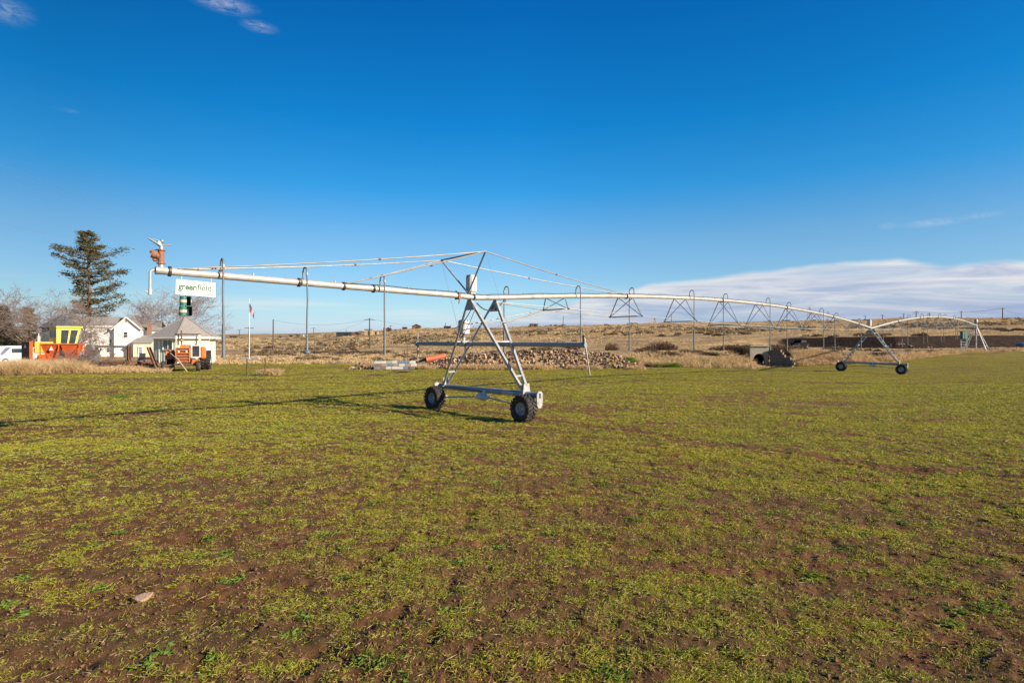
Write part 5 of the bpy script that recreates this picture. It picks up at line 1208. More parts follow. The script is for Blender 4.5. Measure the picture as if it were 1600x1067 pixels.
for i, (px, Y, w_, yt, mt_, lab) in enumerate(((477, 330, 5, 524, whm, 'tiny white trailer on the far slope behind the second drop pipe'), (466, 335, 5, 525, rust, 'tiny brown shed left of the white trailer on the far slope'), (455, 340, 4, 525.5, darkst, 'tiny dark shed on the far slope left of the brown shed'), (502, 300, 3, 526, whm, 'tiny white box on the far slope right of the second drop pipe'), (365, 330, 9, 525, darkst, 'tiny dark shed on the far slope left of the flagpole'), (438, 330, 6, 526, rust, 'tiny reddish shed right of the bare wooden pole'))):
    hut(px, Y, w_, yt, lab, mt_, greyroof if mt_ is whm else darkroof, flat=(i % 2 == 0), depth=2.5)

# ------------------------------------------------------------------ culvert headwall and its stepped block wing wall
CV = at(1186, 61.5); CV.z = G(CV.x, 59.5) - .05; cvz = zat(541.5, 61.5) - CV.z
cv = thing('culvert_headwall', 'pale concrete culvert headwall with arched opening in the weedy bank', 'culvert', CV, math.radians(-4))
w2, zt7 = .98, cvz; ro = .60; zc_ = .88
m = MB(); n = 12; outer = [(-w2, 0), (-w2, zt7), (w2, zt7), (w2, 0)]; arc_ = [(ro * math.cos(a) - .05, zc_ + ro * math.sin(a)) for a in np.linspace(math.pi, 0, n)]
front = [(-w2, 0), (-w2, zt7)] ; 
vsf = []; 
top_pts = [(-w2 + 2 * w2 * k / (n - 1), zt7) for k in range(n)]
for yy in (-.18, .18):
    for a_, b_ in arc_: vsf.append((a_, yy, b_))
    for a_, b_ in top_pts: vsf.append((a_, yy, b_))
fs = []
for o_ in (0, 2 * n):
    for i in range(n - 1): fs.append((o_ + i, o_ + i + 1, o_ + n + i + 1, o_ + n + i))
for i in range(n - 1): fs.append((i, 2 * n + i, 2 * n + i + 1, i + 1)); fs.append((n + i, n + i + 1, 3 * n + i + 1, 3 * n + i))
m.add(vsf, fs); e0 = arc_[0][0]; e1 = arc_[-1][0]
m.box(((-w2 + e0) / 2, 0, zc_ / 2 - .1), (e0 + w2, .358, zc_ + .2)); m.box(((w2 + e1) / 2, 0, zc_ / 2 - .1), (w2 - e1, .358, zc_ + .2))
for sgn, ee in ((-1, e0), (1, e1)): m.add([(ee, -.178, zc_), (sgn * w2, -.178, zc_), (sgn * w2, -.178, zt7)], [(0, 1, 2)]); m.add([(sgn * w2, -.18, zc_ - .01), (sgn * w2, .18, zc_ - .01), (sgn * w2, .18, zt7), (sgn * w2, -.18, zt7)], [(0, 1, 2, 3)])
m.build('headwall', conc, cv)
m = MB(); m.box((0, -.05, zt7 + .06), (2 * w2 + .12, .52, .13), bev=.02); m.build('coping', conc, cv)
m = MB(); m.lathe([(ro - .002, .0), (ro - .002, 2.4), (.001, 2.4)], o=(-.05, .1, zc_), ax='Y', n=24); m.box((-.05, 1.0, zc_ / 2 - .2), (1.2, 2.2, .1)); m.build('culvert_pipe', mat('shaded_culvert_inside', (.05, .04, .032), .9, var=.3, scale=2), cv)  # inside coloured near black: the shade of the opening is in the colour
# dark blocks: each a thing
bn = 0; a = at(1201, 61.3); base_z = G(a.x + .6, 60.0) - .25
rows = [(0, 6.5), (0, 6.5), (0, 6.5), (0, 6), (0, 5.5), (0, 4.5), (0, 4), (0, 3.5)]
bl = .40; bh = .262; names = ['bottom row', 'second row', 'third row', 'fourth row', 'fifth row', 'sixth row', 'seventh row', 'top row']
ordn = ['first', 'second', 'third', 'fourth', 'fifth', 'sixth', 'seventh', 'eighth']
for r_, (s0, s1) in enumerate(rows):
    k = 0; xx = s0 + (.5 if r_ % 2 else 0); x_first = True
    while xx < s1:
        w_ = bl if xx + 1 <= s1 + .5 else bl * .5
        m = MB(); d_ = Vector((.62, -.785, 0)); c = Vector((a.x, a.y, 0)) + d_ * ((xx + .5) * bl); m.box((0, 0, 0), (bl - .012, .30, bh - .012), bev=.012)
        o = m.build('wall_block', blockd); o.location = (c.x, c.y + RNG.random() * .04, base_z + bh * (r_ + .5)); o.rotation_euler = (0, 0, math.atan2(d_.y, d_.x))
        tag(o, f'block toned dark for shade, {ordn[k]} from the culvert in the {names[r_]} of the stepped wall', 'block', 'dark blocks of the stepped wall'); k += 1; xx += 1
# ------------------------------------------------------------------ painted block stack
bw = .505; bh = .245; Yb = 49.2; pb = at(585, Yb); cols_ = {'white': mat('block_white', (.66, .63, .58), .8, var=.08), 'blue': mat('block_blue_grey', (.20, .27, .34), .8, var=.12), 'tan': mat('block_tan', (.42, .31, .20), .8, var=.12), 'pale green': mat('block_pale_green', (.46, .50, .40), .8, var=.1), 'brown': mat('block_brown_grey', (.26, .20, .16), .8, var=.15), 'grey': mat('block_grey', (.26, .27, .28), .8, var=.12)}
rowsc = [['grey', 'brown', 'white', 'white', 'white', 'blue', 'brown'], ['brown', 'tan', 'blue', 'tan', 'white', 'tan', 'white'], ['white', 'white', 'pale green', 'white', 'blue', 'blue', 'white']]
for r_, row in enumerate(rowsc):
    cnt = {}
    for k, c_ in enumerate(row):
        cnt[c_] = cnt.get(c_, 0) + 1
        m = MB(); m.box((0, 0, 0), (bw - .02, .24, bh - .016), bev=.012); o = m.build('concrete_block', cols_[c_])
        xx = pb.x + (k + .5 + (.5 if r_ == 1 else 0) - (.3 if r_ == 1 else 0)) * bw; o.location = (xx, Yb + RNG.normal() * .02, G(xx, Yb) + bh * (r_ + .5) + .01); o.rotation_euler = (0, 0, RNG.normal() * .02)
        tag(o, f'{c_} concrete block, {ordn[k]} from the left in the {("bottom", "middle", "top")[r_]} row of the painted stack', 'concrete block', 'painted concrete blocks in the stack')
# ------------------------------------------------------------------ orange-red pipe lying on the stones
Yp = 53.6; a = Vector(((666 - CX) * Yp / F, Yp - .4, zat(562, Yp))); b = Vector(((694.5 - CX) * Yp / F, Yp + .5, zat(556, Yp)))
m = MB(); m.tube([a, b], .27, 20, cap=False); d_ = (b - a).normalized()
m.tube([a, b], .245, 20, cap=False); redp = mat('terracotta_red_pipe_paint', (.50, .12, .05), .6, var=.12, col2=(.28, .10, .06), thr=(.55, .75))
m.tube([b - d_ * .01, b], .268, 20); tag(m.build('steel_pipe', redp), 'short fat rust red pipe lying on top of the stone heap', 'pipe')
m = MB(); aa = at(645, 53.4); c0 = Vector((aa.x, aa.y, zat(566, 53.4))); m.bar(c0, a + Vector((-.1, .2, -.05)), .16, .16); m.bar(c0 + Vector((.3, 0, .02)), c0 + Vector((1.2, .2, .25)), .22, .2); tag(m.build('scrap_beam', darkst), 'dark scrap beam lying at the open end of the red pipe', 'beam')
# ------------------------------------------------------------------ stones
def rock_mesh(seed, squash=.75):
    r = np.random.default_rng(seed); import bmesh
    bm = bmesh.new(); bmesh.ops.create_icosphere(bm, subdivisions=2, radius=1)
    V = np.array([v.co[:] for v in bm.verts]); Fq = np.array([[v.index for v in f.verts] for f in bm.faces]); bm.free()
    for _ in range(7):
        n_ = r.normal(size=3); n_ /= np.linalg.norm(n_); d = .55 + r.random() * .3; q = V @ n_; V = V - np.outer(np.clip(q - d, 0, None), n_)
    V *= np.array([1, .8, squash]) * (1 + r.normal(size=3) * .1); V += r.normal(size=V.shape) * .02
    return V, Fq
ROCKV = [rock_mesh(s) for s in range(8)]
rockm = [mat('tan_field_stone', (.36, .24, .15), .9, var=.2, scale=3, bump=.3), mat('brown_field_stone', (.17, .10, .065), .9, var=.25, scale=3, bump=.3), mat('pale_field_stone', (.50, .38, .26), .9, var=.15, scale=3, bump=.3), mat('dark_field_stone', (.07, .048, .036), .9, var=.3, scale=3, bump=.3), mat('ochre_field_stone', (.40, .21, .10), .9, var=.2, scale=3, bump=.3)]
rm_me = []
for k, (V, Fq) in enumerate(ROCKV):
    for j, mt_ in enumerate(rockm):
        if (k + j) % 2 and j < 3: pass
        me = D.meshes.new('field_stone'); me.from_pydata(V.tolist(), [], Fq.tolist()); me.materials.append(mt_); rm_me.append(me)
def rock_obj(p, s, mesh, label, group, name='field_stone', cat='stone'):
    o = D.objects.new(name, mesh); COL.objects.link(o); o.location = p; o.scale = (s, s, s * (.8 + .3 * RNG.random())); o.rotation_euler = tuple(RNG.random(3) * 6.28)
    return tag(o, label, cat, group)
def heap(px, Rr):
    return None
# large ones on the front of the long heap
n = 0
while n < 262:
    px = RNG.uniform(650, 1004); R = 49.9 + RNG.random() ** 1.1 * 2.9
    x_ = (px - CX) * R / F; zz = G(x_, R)
    if zz < .12 and RNG.random() < .6: continue
    s = RNG.uniform(.10, .20); ri = int(RNG.integers(len(rm_me))); rock_obj((x_, R, zz + s * .25), s, rm_me[ri], f'{("tan", "brown", "pale", "dark", "ochre")[ri % 5]} {"large" if s > .16 else ("middling" if s > .13 else "small")} stone {"low" if zz < .5 else ("half way up" if zz < 1.0 else "high")} on the {("left end", "left half", "middle", "right half", "right end")[int((px - 650) / 71)]} of the long stone heap', 'stones on the face of the long heap'); n += 1
for _ in range(38):
    px = RNG.uniform(545, 583); R = 49.5 + RNG.random() * 1.0; x_ = (px - CX) * R / F; s = RNG.uniform(.09, .16); hh = .55 * np.exp(-((px - 566) / 15) ** 2) * np.exp(-((R - 50.2) / .5) ** 2)
    ri = int(RNG.integers(len(rm_me))); rock_obj((x_, R, G(x_, R) + s * .4 + RNG.random() * hh), s, rm_me[ri], f'{("tan", "brown", "pale", "dark", "ochre")[ri % 5]} stone in the {("left end", "middle", "right end")[int((px - 545) / 13)]} of the small pile beside the painted blocks', 'stones in the small pile beside the blocks')
def stuff_rocks(name, px, R, s, dz, label, mts=rockm):
    n = len(px); x_ = (px - CX) * R / F; z_ = HG(x_, R) + dz; V = []; Fs = []; mi = []; off = 0
    for k in range(n):
        v, f = ROCKV[k % 8]; a = RNG.random() * 6.28; c, sn = math.cos(a), math.sin(a); b = RNG.random() * 6.28; cb, sb = math.cos(b), math.sin(b)
        M3 = np.array([[c, -sn, 0], [sn, c, 0], [0, 0, 1]]) @ np.array([[1, 0, 0], [0, cb, -sb], [0, sb, cb]])
        V.append(v @ M3.T * s[k] + np.array([x_[k], R[k], z_[k]])); Fs.append(f + off); off += len(v); mi.append(np.full(len(f), RNG.choice([0, 1, 1, 2, 3, 3, 4])))
    o = npmesh(name, np.concatenate(V), np.concatenate(Fs), mts, mi=np.concatenate(mi)); return tag(o, label, 'stones', kind='stuff')
nr = 2300; px = RNG.uniform(646, 1008, nr); R = 49.7 + RNG.random(nr) * 4.2
stuff_rocks('stone_heap', px, R, RNG.uniform(.06, .17, nr), RNG.uniform(-.02, .12, nr), 'smaller stones and rubble filling the long stone heap')
nr = 420; px = np.concatenate([RNG.uniform(1278, 1345, 340), RNG.uniform(1375, 1470, 80)]); R = np.concatenate([RNG.uniform(66, 69.5, 340), RNG.uniform(98.2, 99, 80)])
stuff_rocks('bank_rubble', px, R, RNG.uniform(.07, .2, nr), RNG.uniform(0, .25, nr), 'loose stones spilled along the weedy bank left of the second tower')
# the lone stone in the foreground
p = Vector(((222 - CX) * 5.36 / F, 5.36, G((222 - CX) * 5.36 / F, 5.36)))
V, Fq = rock_mesh(77, .5); import bmesh as _b
bm = _b.new(); vv = [bm.verts.new(v) for v in V]; [bm.faces.new([vv[i] for i in f]) for f in Fq]; _b.ops.subdivide_edges(bm, edges=bm.edges[:], cuts=2, use_grid_fill=True, smooth=.5)
for v in bm.verts: v.co += Vector(v.co.normalized()) * ((float(vnoise(np.array([v.co.x * 4 + 9]), np.array([v.co.y * 4 + v.co.z * 5]))[0]) - .5) * .10)
me = D.meshes.new('foreground_stone'); bm.to_mesh(me); bm.free(); [setattr(f, 'use_smooth', True) for f in me.polygons]; me.materials.append(mat('pinkish_tan_stone', (.42, .27, .18), .9, var=.2, scale=5, bump=.6, col2=(.25, .14, .09), thr=(.52, .75)))
o = D.objects.new('foreground_stone', me); COL.objects.link(o); o.location = p + Vector((0, 0, .02)); o.scale = (.115, .085, .075); o.rotation_euler = (.12, -.12, .35); tag(o, 'lone smooth tan stone lying on bare soil in the left foreground', 'stone')

# ------------------------------------------------------------------ field grass, straw, weeds
def tufts(x_, y_, nb, ln, wd, up=.9, spread=1.0, zoff=0.0, jit=.02, clod=True, bend=.5):
    n = len(x_); z_ = HG(x_, y_) + (clods(x_, y_) if clod else 0) + zoff
    P = np.repeat(np.stack([x_, y_, z_], 1), nb, 0); P[:, :2] += RNG.normal(size=(n * nb, 2)) * np.repeat(jit * np.ones(n), nb)[:, None]
    L_ = np.repeat(ln, nb) * RNG.uniform(.5, 1.15, n * nb); W_ = np.repeat(wd, nb) * RNG.uniform(.7, 1.2, n * nb)
    return kites(P, rdir(n * nb, up, spread), L_, W_, bend)
grassm = leafmat('young_grass_blades', [(.14, .21, .018), (.30, .36, .028), (.42, .40, .045), (.22, .29, .026), (.52, .43, .07), (.58, .43, .19)], .6, .35, [(.30, (.42, .66), (.56, .45, .05), .6), (.55, (.50, .70), (.25, .17, .07), .7)])
def scatter(n, r0, r1, p=1.0, half=.90, soft=.35):
    """points over the ground ahead, thinner with distance"""
    u = RNG.random(n); k = 2 - p
    r = (r0 ** k + u * (r1 ** k - r0 ** k)) ** (1 / k) if abs(k) > 1e-6 else r0 * (r1 / r0) ** u
    n2 = n; a = RNG.uniform(-half, half, n); ex_ = int(n * .16); a[:ex_] = (half + soft * RNG.random(ex_) ** 1.6) * RNG.choice([-1, 1], ex_); return r * np.sin(a), r * np.cos(a), r
x_, y_, r = scatter(440000, 3.2, 90, 1.72)
px, R = polar(x_, y_); cv_ = cover(x_, y_); keep = (RNG.random(len(x_)) < np.clip((cv_ - .14) * 1.45, .13, 1) * np.interp(r, [0, 8, 20, 40], [.8, .8, .68, .62])) & (R < edgeY(px) - .5)
x_, y_, r = x_[keep], y_[keep], r[keep]; cv_ = cv_[keep]
sc_ = np.clip(r / 7, 1, 3.2); ln = (.024 + .030 * cv_ + .025 * RNG.random(len(r)) ** 3) * sc_ ** .45 * (1 - .35 * np.clip((r - 30) / 30, 0, 1))
V, Fq = tufts(x_, y_, 5, ln, .0056 * sc_ ** .85 * np.clip(r / 25, 1, 1.5) + 0 * ln, 1.0, 1.0, -.004, .016 * sc_)
xc, yc, rc = scatter(35000, 3.2, 18, 1.55); cc = cover(xc, yc); k = RNG.random(len(xc)) < np.clip((cc - .12) * 1.5, .10, 1); xc, yc, rc = xc[k], yc[k], rc[k]
V5, F5 = tufts(xc, yc, 13, RNG.uniform(.026, .060, len(xc)), .0058 * np.clip(rc / 7, 1, 2), .9, 1.0, -.004, RNG.uniform(.012, .045, len(xc)), bend=.55)
Fq = np.concatenate([Fq, F5 + len(V)]); V = np.concatenate([V, V5])
tag(npmesh('grass', V, Fq, grassm), 'sparse young green grass sprouting over the brown field soil', 'grass', kind='stuff')
# clumps of bright clover-like weeds
weedm = leafmat('bright_weed_leaves', [(.09, .17, .025), (.17, .25, .035), (.24, .30, .05)], .5, .35)
x_, y_, r = scatter(150, 3.4, 16, 1.2)
cx_ = np.repeat(x_, 10) + RNG.normal(size=1500) * .05; cy_ = np.repeat(y_, 10) + RNG.normal(size=1500) * .05
V1, F1 = tufts(cx_, cy_, 6, np.full(1500, .055), np.full(1500, .019), .5, 1.0, 0, .015, bend=.3)
# greener strip of grass under the stone bank and along the yard
def strip(n, pxa, pxb, off0, off1, base=None):
    px = RNG.uniform(pxa, pxb, n); R = (edgeY(px) if base is None else base(px)) + RNG.uniform(off0, off1, n); return (px - CX) * R / F, R
bx_, by_ = strip(3200, 980, 1160, -.4, 3.2); kk = fbm(bx_ / 1.4, by_ / 2.5, 231, 2) > .54; bx_, by_ = bx_[kk], by_[kk]; V2, F2 = tufts(bx_, by_, 8, RNG.uniform(.25, .75, len(bx_)), np.full(len(bx_), .06), 1.4, 1, 0, .14, False)
bx_, by_ = strip(260, 372, 436, -1, 1, lambda p: p * 0 + 40.6); V3, F3 = tufts(bx_, by_, 7, np.full(260, .10), np.full(260, .025), 1.0, 1, 0, .10, False)
bx_, by_ = strip(80, 172, 200, -.5, .5, lambda p: p * 0 + 24.8); V4, F4 = tufts(bx_, by_, 8, np.full(80, .16), np.full(80, .03), .8, 1, 0, .05, False)
Vs, Fs, off = [], [], 0
for v, f in ((V1, F1), (V2, F2), (V3, F3), (V4, F4)): Vs.append(v); Fs.append(f + off); off += len(v)
tag(npmesh('green_weeds', np.concatenate(Vs), np.concatenate(Fs), weedm), 'brighter green weed patches scattered in the field and under the bank', 'weeds', kind='stuff')
# dry straw bits on the soil
strawm = leafmat('dry_straw', [(.30, .19, .10), (.46, .32, .17), (.55, .42, .25)], .8, .1)
x_, y_, r = scatter(9000, 3.3, 30, 1.6); n = len(x_); z_ = HG(x_, y_) + clods(x_, y_) + .012
a = RNG.uniform(0, 6.28, n); Dd_ = np.stack([np.cos(a), np.sin(a), RNG.normal(size=n) * .15], 1)
V, Fq = kites(np.stack([x_, y_, z_], 1), Dd_, RNG.uniform(.03, .13, n) * np.clip(r / 8, 1, 1.8), np.full(n, .005) * np.clip(r / 7, 1, 3), 0)
tag(npmesh('straw', V, Fq, strawm), 'dry pale straw stalks lying on the bare soil', 'straw', kind='stuff')
# soil crumbs
x_, y_, r = scatter(42000, 3.2, 13, 1.5); keep = cover(x_, y_) < .75; x_, y_ = x_[keep], y_[keep]
V_, F_ = [], []; v0, f0 = ROCKV[0]; n = len(x_); z_ = HG(x_, y_) + clods(x_, y_); s = .0025 + .011 * RNG.random(n) ** 6 + .003 * RNG.random(n)
import bmesh as _b2
bm = _b2.new(); _b2.ops.create_icosphere(bm, subdivisions=1, radius=1); iv = np.array([v.co[:] for v in bm.verts]); if_ = np.array([[v.index for v in f.verts] for f in bm.faces]); bm.free()
V = (iv[None] * (1 + RNG.normal(size=(n, len(iv), 1)) * .25) * s[:, None, None] + np.stack([x_, y_, z_ + s * .4], 1)[:, None]).reshape(-1, 3); Fq = (if_[None] + (np.arange(n) * len(iv))[:, None, None]).reshape(-1, 3)
tag(npmesh('soil_crumbs', V, Fq, mat('dry_soil_crumb', (.17, .088, .045), .95, var=.45, scale=9)), 'crumbs of reddish brown soil between the grass', 'soil crumbs', kind='stuff')
# tall dry grass at the left, along the heap and on the banks
drym = leafmat('tall_dry_grass', [(.42, .27, .12), (.62, .44, .225), (.75, .56, .32), (.52, .35, .165)], .8, .25)
VV, FF, off = [], [], 0
def addk(v, f):
    global off
    VV.append(v); FF.append(f + off); off += len(v)
def band(n, pxa, pxb, o0, o1, ln, wd, base=None, nb=8, up=1.9, jit=.12, dens=None):
    x_, y_ = strip(n, pxa, pxb, o0, o1, base); px, R = polar(x_, y_)
    nz = fbm(x_ / 1.6, y_ / 1.6, 201, 3); h = ln * np.clip(.25 + 1.5 * nz, .25, 1.3)
    if dens is not None: k = nz > dens; x_, y_, h = x_[k], y_[k], h[k]
    addk(*tufts(x_, y_, nb, h, np.full(len(x_), wd), up, 1.0, -.03, jit, False, .25))
band(5200, -160, 128, 0, 5.5, 1.12, .022)
band(1500, 100, 200, 0.2, 3.0, .70, .022)
band(900, 180, 262, 1.0, 4.5, .50, .022, lambda p: p * 0 + 42.5)
band(260, 408, 434, -.4, .5, .62, .02, lambda p: p * 0 + 40.8)
band(2400, 655, 1000, .0, 1.1, .5, .026, lambda p: p * 0 + 48.9, dens=.42)
band(2300, 980, 1168, .2, 4.2, .8, .03, dens=.44); band(2600, 1242, 1345, .0, 5.0, 1.0, .03, dens=.36); band(160, 1165, 1240, -.9, -.2, .35, .03, dens=.3)
band(1600, 1340, 1600, 0.0, 4.5, .55, .035, dens=.42); band(400, 1244, 1345, -1.2, 1.5, 1.1, .03)
band(3000, 700, 1180, 4.0, 14.0, .65, .04, lambda p: p * 0 + 50, dens=.45)
band(2600, 330, 660, 7.0, 40.0, .35, .05, lambda p: p * 0 + 52, dens=.45); 
tag(npmesh('dry_grass', np.concatenate(VV), np.concatenate(FF), drym), 'tall bleached dry grass along the field edge and banks', 'dry grass', kind='stuff')
# hillside bunch grass
n = 42000; px = RNG.uniform(-120, 1720, n); R = 70 * (330 / 70) ** (RNG.random(n) ** .75); R = np.maximum(R, edgeY(px) + 4); x_ = (px - CX) * R / F
nz = fbm(x_ / 14, R / 14, 211, 3); k5 = keyY(px, 5); k = (nz > .42) & ~((px > 1210) & (R > k5 - 3) & (R < keyY(px, 6) + 1)) & ~((px < 380) & (R < 140))
x_, R = x_[k], R[k]
V, Fq = tufts(x_, R, 5, RNG.uniform(.25, .6, len(x_)) * np.clip(R / 110, .8, 1.7), .055 * np.clip(R / 80, 1, 3), .9, 1.1, -.05, .25, False, .2)
tag(npmesh('hillside_grass', V, Fq, drym), 'dry straw coloured bunch grass over the distant hillside', 'dry grass', kind='stuff')

# ------------------------------------------------------------------ sagebrush
sagem = [leafmat('grey_sage_leaves', [(.17, .125, .07), (.27, .205, .12), (.35, .275, .165)], .85, .1), leafmat('brown_brush_twigs', [(.09, .055, .035), (.17, .105, .065), (.26, .165, .10)], .85, .1)]
def shrub_arrays(n, seed, flat=.62):
    r = np.random.default_rng(seed); d = r.normal(size=(n, 3)); d[:, 2] = np.abs(d[:, 2]) * .9 + .08; d /= np.linalg.norm(d, axis=1, keepdims=True)
    rad = r.uniform(.35, .92, n) * (1 + .25 * np.sin(np.arctan2(d[:, 1], d[:, 0]) * 3 + seed)); P = d * rad[:, None] * np.array([1, 1, flat]); return P, d
SH = []
for k in range(6):
    P, d = shrub_arrays(420, k); V, Fq = kites(P, d + np.array([0, 0, .5]), np.full(420, .34), np.full(420, .10), .1)
    me = D.meshes.new('sagebrush'); me.from_pydata(V.tolist(), [], Fq.tolist()); me.materials.append(sagem[k % 2]); SH.append(me)
BH = []
for k in range(3):
    P, d = shrub_arrays(2600, 40 + k); V, Fq = kites(P, d + np.array([0, 0, .5]), np.full(2600, .20), np.full(2600, .032), .1)
    me = D.meshes.new('bush'); me.from_pydata(V.tolist(), [], Fq.tolist()); me.materials.append(sagem[1]); BH.append(me)
def shrub(p, s, k, label, group, name='sagebrush', flat=1.0):
    o = D.objects.new(name, SH[k % 6]); COL.objects.link(o); o.location = (p.x, p.y, p.z - .08 * s); o.scale = (s, s, s * flat); o.rotation_euler = (0, 0, RNG.random() * 6.28)
    return tag(o, label, 'shrub', group)
cnt = 0
pool = []
for _ in range(4200):
    px = RNG.uniform(-20, 1620); R = 62 * (330 / 62) ** RNG.random(); R = max(R, edgeY(px) + 5); x_ = (px - CX) * R / F
    if px < 380 and R < 150: continue
    if 1210 < px and keyY(px, 5) - 12 < R < keyY(px, 6) + .5: continue
    if 545 < px < 620 and 240 < R < 285: continue
    nz = float(fbm(np.array([x_ / 22]), np.array([R / 30]), 221, 3)[0])
    if nz < .5 - .10 * (300 < px < 560): continue
    if R < 95 and RNG.random() < .70: continue
    pool.append((R, px, RNG.uniform(.45, 1.15) * (1 if R > 90 else .7)))
pool.sort(key=lambda t: -t[2] / t[0])
for R, px, s in pool[:285]:
    p = at(px, R); side = 'left of the tower' if px < 720 else ('between the two towers' if px < 1362 else 'right of the second tower')
    shrub(p, s, cnt, f'{("grey", "brown")[cnt % 2]} {"large" if s > .95 else ("middling" if s > .7 else "small")} sagebrush on the {"near" if R < 110 else ("middle" if R < 190 else "far")} slope {side}', f'sagebrush clumps {side}', flat=.85); cnt += 1
Vs, Fs, off = [], [], 0
for R, px, s in pool[285:]:
    P, d = shrub_arrays(44, int(px) % 97); a = at(px, R); V, Fq = kites(P * s, d + np.array([0, 0, .4]), np.full(44, .6 * s), np.full(44, .32 * s), .1); Vs.append(V + np.array([a.x, a.y, a.z - .05])); Fs.append(Fq + off); off += len(V)
tag(npmesh('far_sagebrush', np.concatenate(Vs), np.concatenate(Fs), sagem[0]), 'smaller sagebrush clumps speckling the far hillside', 'sagebrush', kind='stuff')
# named bushes
def bush(px, Y, sx_, sz_, k, label, name='bush'):
    o = shrub(at(px, Y), 1, k, label, None, name); o.data = BH[int(px) % 3]; o.scale = (sx_, sx_ * .7, sz_); return o
for i, (px, sx_, sz_) in enumerate(((496, 1.25, .75), (508, 1.0, .75), (517, 1.2, .6))): bush(px, 71 + i * .5, sx_, sz_, 1, ('left', 'middle', 'right')[i] + ' of three low brown bushes at the end of the green by the track')
for i, (px, Y, sx_, sz_, lab) in enumerate(((1163, 66, 1.2, 1.7, 'brown bush at the left shoulder of the culvert headwall'), (1212, 66.5, 1.5, 1.9, 'tall reddish brown bush above the stepped dark wall'), (1225, 68, 1.4, 1.6, 'reddish brown bush at the right end of the stepped dark wall'), (1033, 84, 3.0, 2.0, 'wide grey brown thicket between the second and third drop pipes right of the heap'), (955, 82, 1.2, 1.7, 'upright dark bush behind the right part of the stone heap'), (1137, 84, 3.0, 1.2, 'low dark brush behind the third truss'), (1012, 72, 1.8, 1.1, 'brown bush on the bank past the stone heap'), (1075, 70, 2.4, .9, 'low brown brush on the bank above the green weeds'), (1040, 62.5, 2.2, .85, 'brown brush on the bank face just right of the stone heap'), (1100, 65, 2.0, .75, 'brown brush on the bank face between the green weeds and the culvert'), (1145, 66, 1.8, .8, 'low brown brush on the bank face near the culvert'), (1020, 64.5, 1.5, 1.0, 'rounded brown bush on the crown of the bank by the heap'))): bush(px, Y, sx_, sz_, 1 if i != 3 else 3, lab)
for i, (px, Y, w_, h_, lab) in enumerate(((240, 26.6, .75, .14, 'low dark mound of dead weeds in the field before the scrap row'), (53, 21.0, .35, .09, 'small reddish soil mound at the far left of the field'), (592, 40, 1.2, .22, 'flat dead weed mound in the grass below the small stone pile'), (520, 38, .9, .18, 'dead weed mound in the field below the brown bushes'), (628, 43.5, 1.0, .3, 'dead weed clump in front of the painted block stack'), (683, 36, .9, .15, 'dead weed patch behind the left wheel'), (742, 36.5, 1.3, .2, 'flat brown weed patch seen between the tower wheels'), (793, 36, .8, .16, 'brown weed patch behind the tower beam'), (885, 31, .8, .1, 'small brown weed patch right of the tower'), (288, 36.5, .9, .1, 'flat brown weed patch in front of the orange tractor'))):
    o = bush(px, Y, w_, h_, 1, lab, 'dead_weed_mound'); o['category'] = 'weed mound'

# ------------------------------------------------------------------ trees
def bare_tree(px, Y, ytop, label, seed, spread=1.0, lean=0.0, nmain=5, mt=barkg, depth=6, twig=.018, group=None, base_h=.12):
    rnd = random.Random(seed); b = at(px, Y); H = zat(ytop, Y) - b.z
    t = thing('bare_tree', label, 'tree', b); trunk = []; crown = []
    def grow(p, d, L_, r, lv):
        n = 3; q = p
        for i in range(n):
            d2 = (d + Vector((rnd.gauss(0, .10), rnd.gauss(0, .10), rnd.gauss(0, .05) + .035))).normalized(); e = q + d2 * L_ / n
            r2 = max(r * (1 - .13 * (i + 1)), twig)
            (trunk if lv == 0 else crown).append((*q, *e, max(r * (1 - .13 * i), twig), r2)); q = e; d = d2
            if lv and lv < depth and rnd.random() < .62:
                ax = Vector((rnd.gauss(0, 1), rnd.gauss(0, 1), rnd.gauss(0, .6))).normalized(); dn = (d * .75 + ax * .75 * spread).normalized()
                grow(q, dn, L_ * rnd.uniform(.50, .72), max(r2 * .55, twig), lv + 1)
        if lv < depth:
            for k in range((2 if rnd.random() < .75 else 1) if lv else nmain):
                ax = Vector((rnd.gauss(0, 1), rnd.gauss(0, 1), rnd.gauss(.1, .4))).normalized()
                if lv == 0: ax = Vector((math.cos(k * 2.4 + seed), math.sin(k * 2.4 + seed), .25 + .7 * rnd.random()))
                dn = (d * (.6 if lv else .45) + ax * (.6 if lv else .9) * spread).normalized()
                grow(q, dn, L_ * rnd.uniform(.66, .86) * (1 if lv else (H * .30) / max(L_, .1)), max(r2 * .66, twig), lv + 1)
    grow(Vector((0, 0, -.1)), Vector((lean, 0, 1)).normalized(), H * base_h, H * .022, 0)
    S = np.array(crown); hmax = S[:, 5].max(); k = (H) / hmax
    S[:, :6] *= k; T = np.array(trunk); T[:, :6] *= k
    V, Fq = segmesh(T, 8); npmesh('trunk', V, Fq, mt, t, True); V, Fq = segmesh(S, 3); npmesh('crown', V, Fq, mt, t, True); return t
purp = mat('pale_bare_twig_bark', (.30, .22, .20), .95, 0, .2, 3)
bare_tree(283, 99, 433, 'bare deciduous tree spreading behind the hexagonal shed', 5, 1.15, nmain=6, mt=purp, twig=.0135)
bare_tree(82, 84, 441, 'wide bare deciduous tree between the vans and the farmhouse', 8, 1.15, nmain=5, twig=.0135)
bare_tree(50, 92, 447, 'leaning bare tree behind the yellow combine at the left', 3, 1.1, -.35, nmain=4, twig=.0135)
bare_tree(112, 66, 452, 'bare tree rising between the yellow cab and the white farmhouse', 12, 1.0, .1, nmain=4, twig=.0115, depth=5)
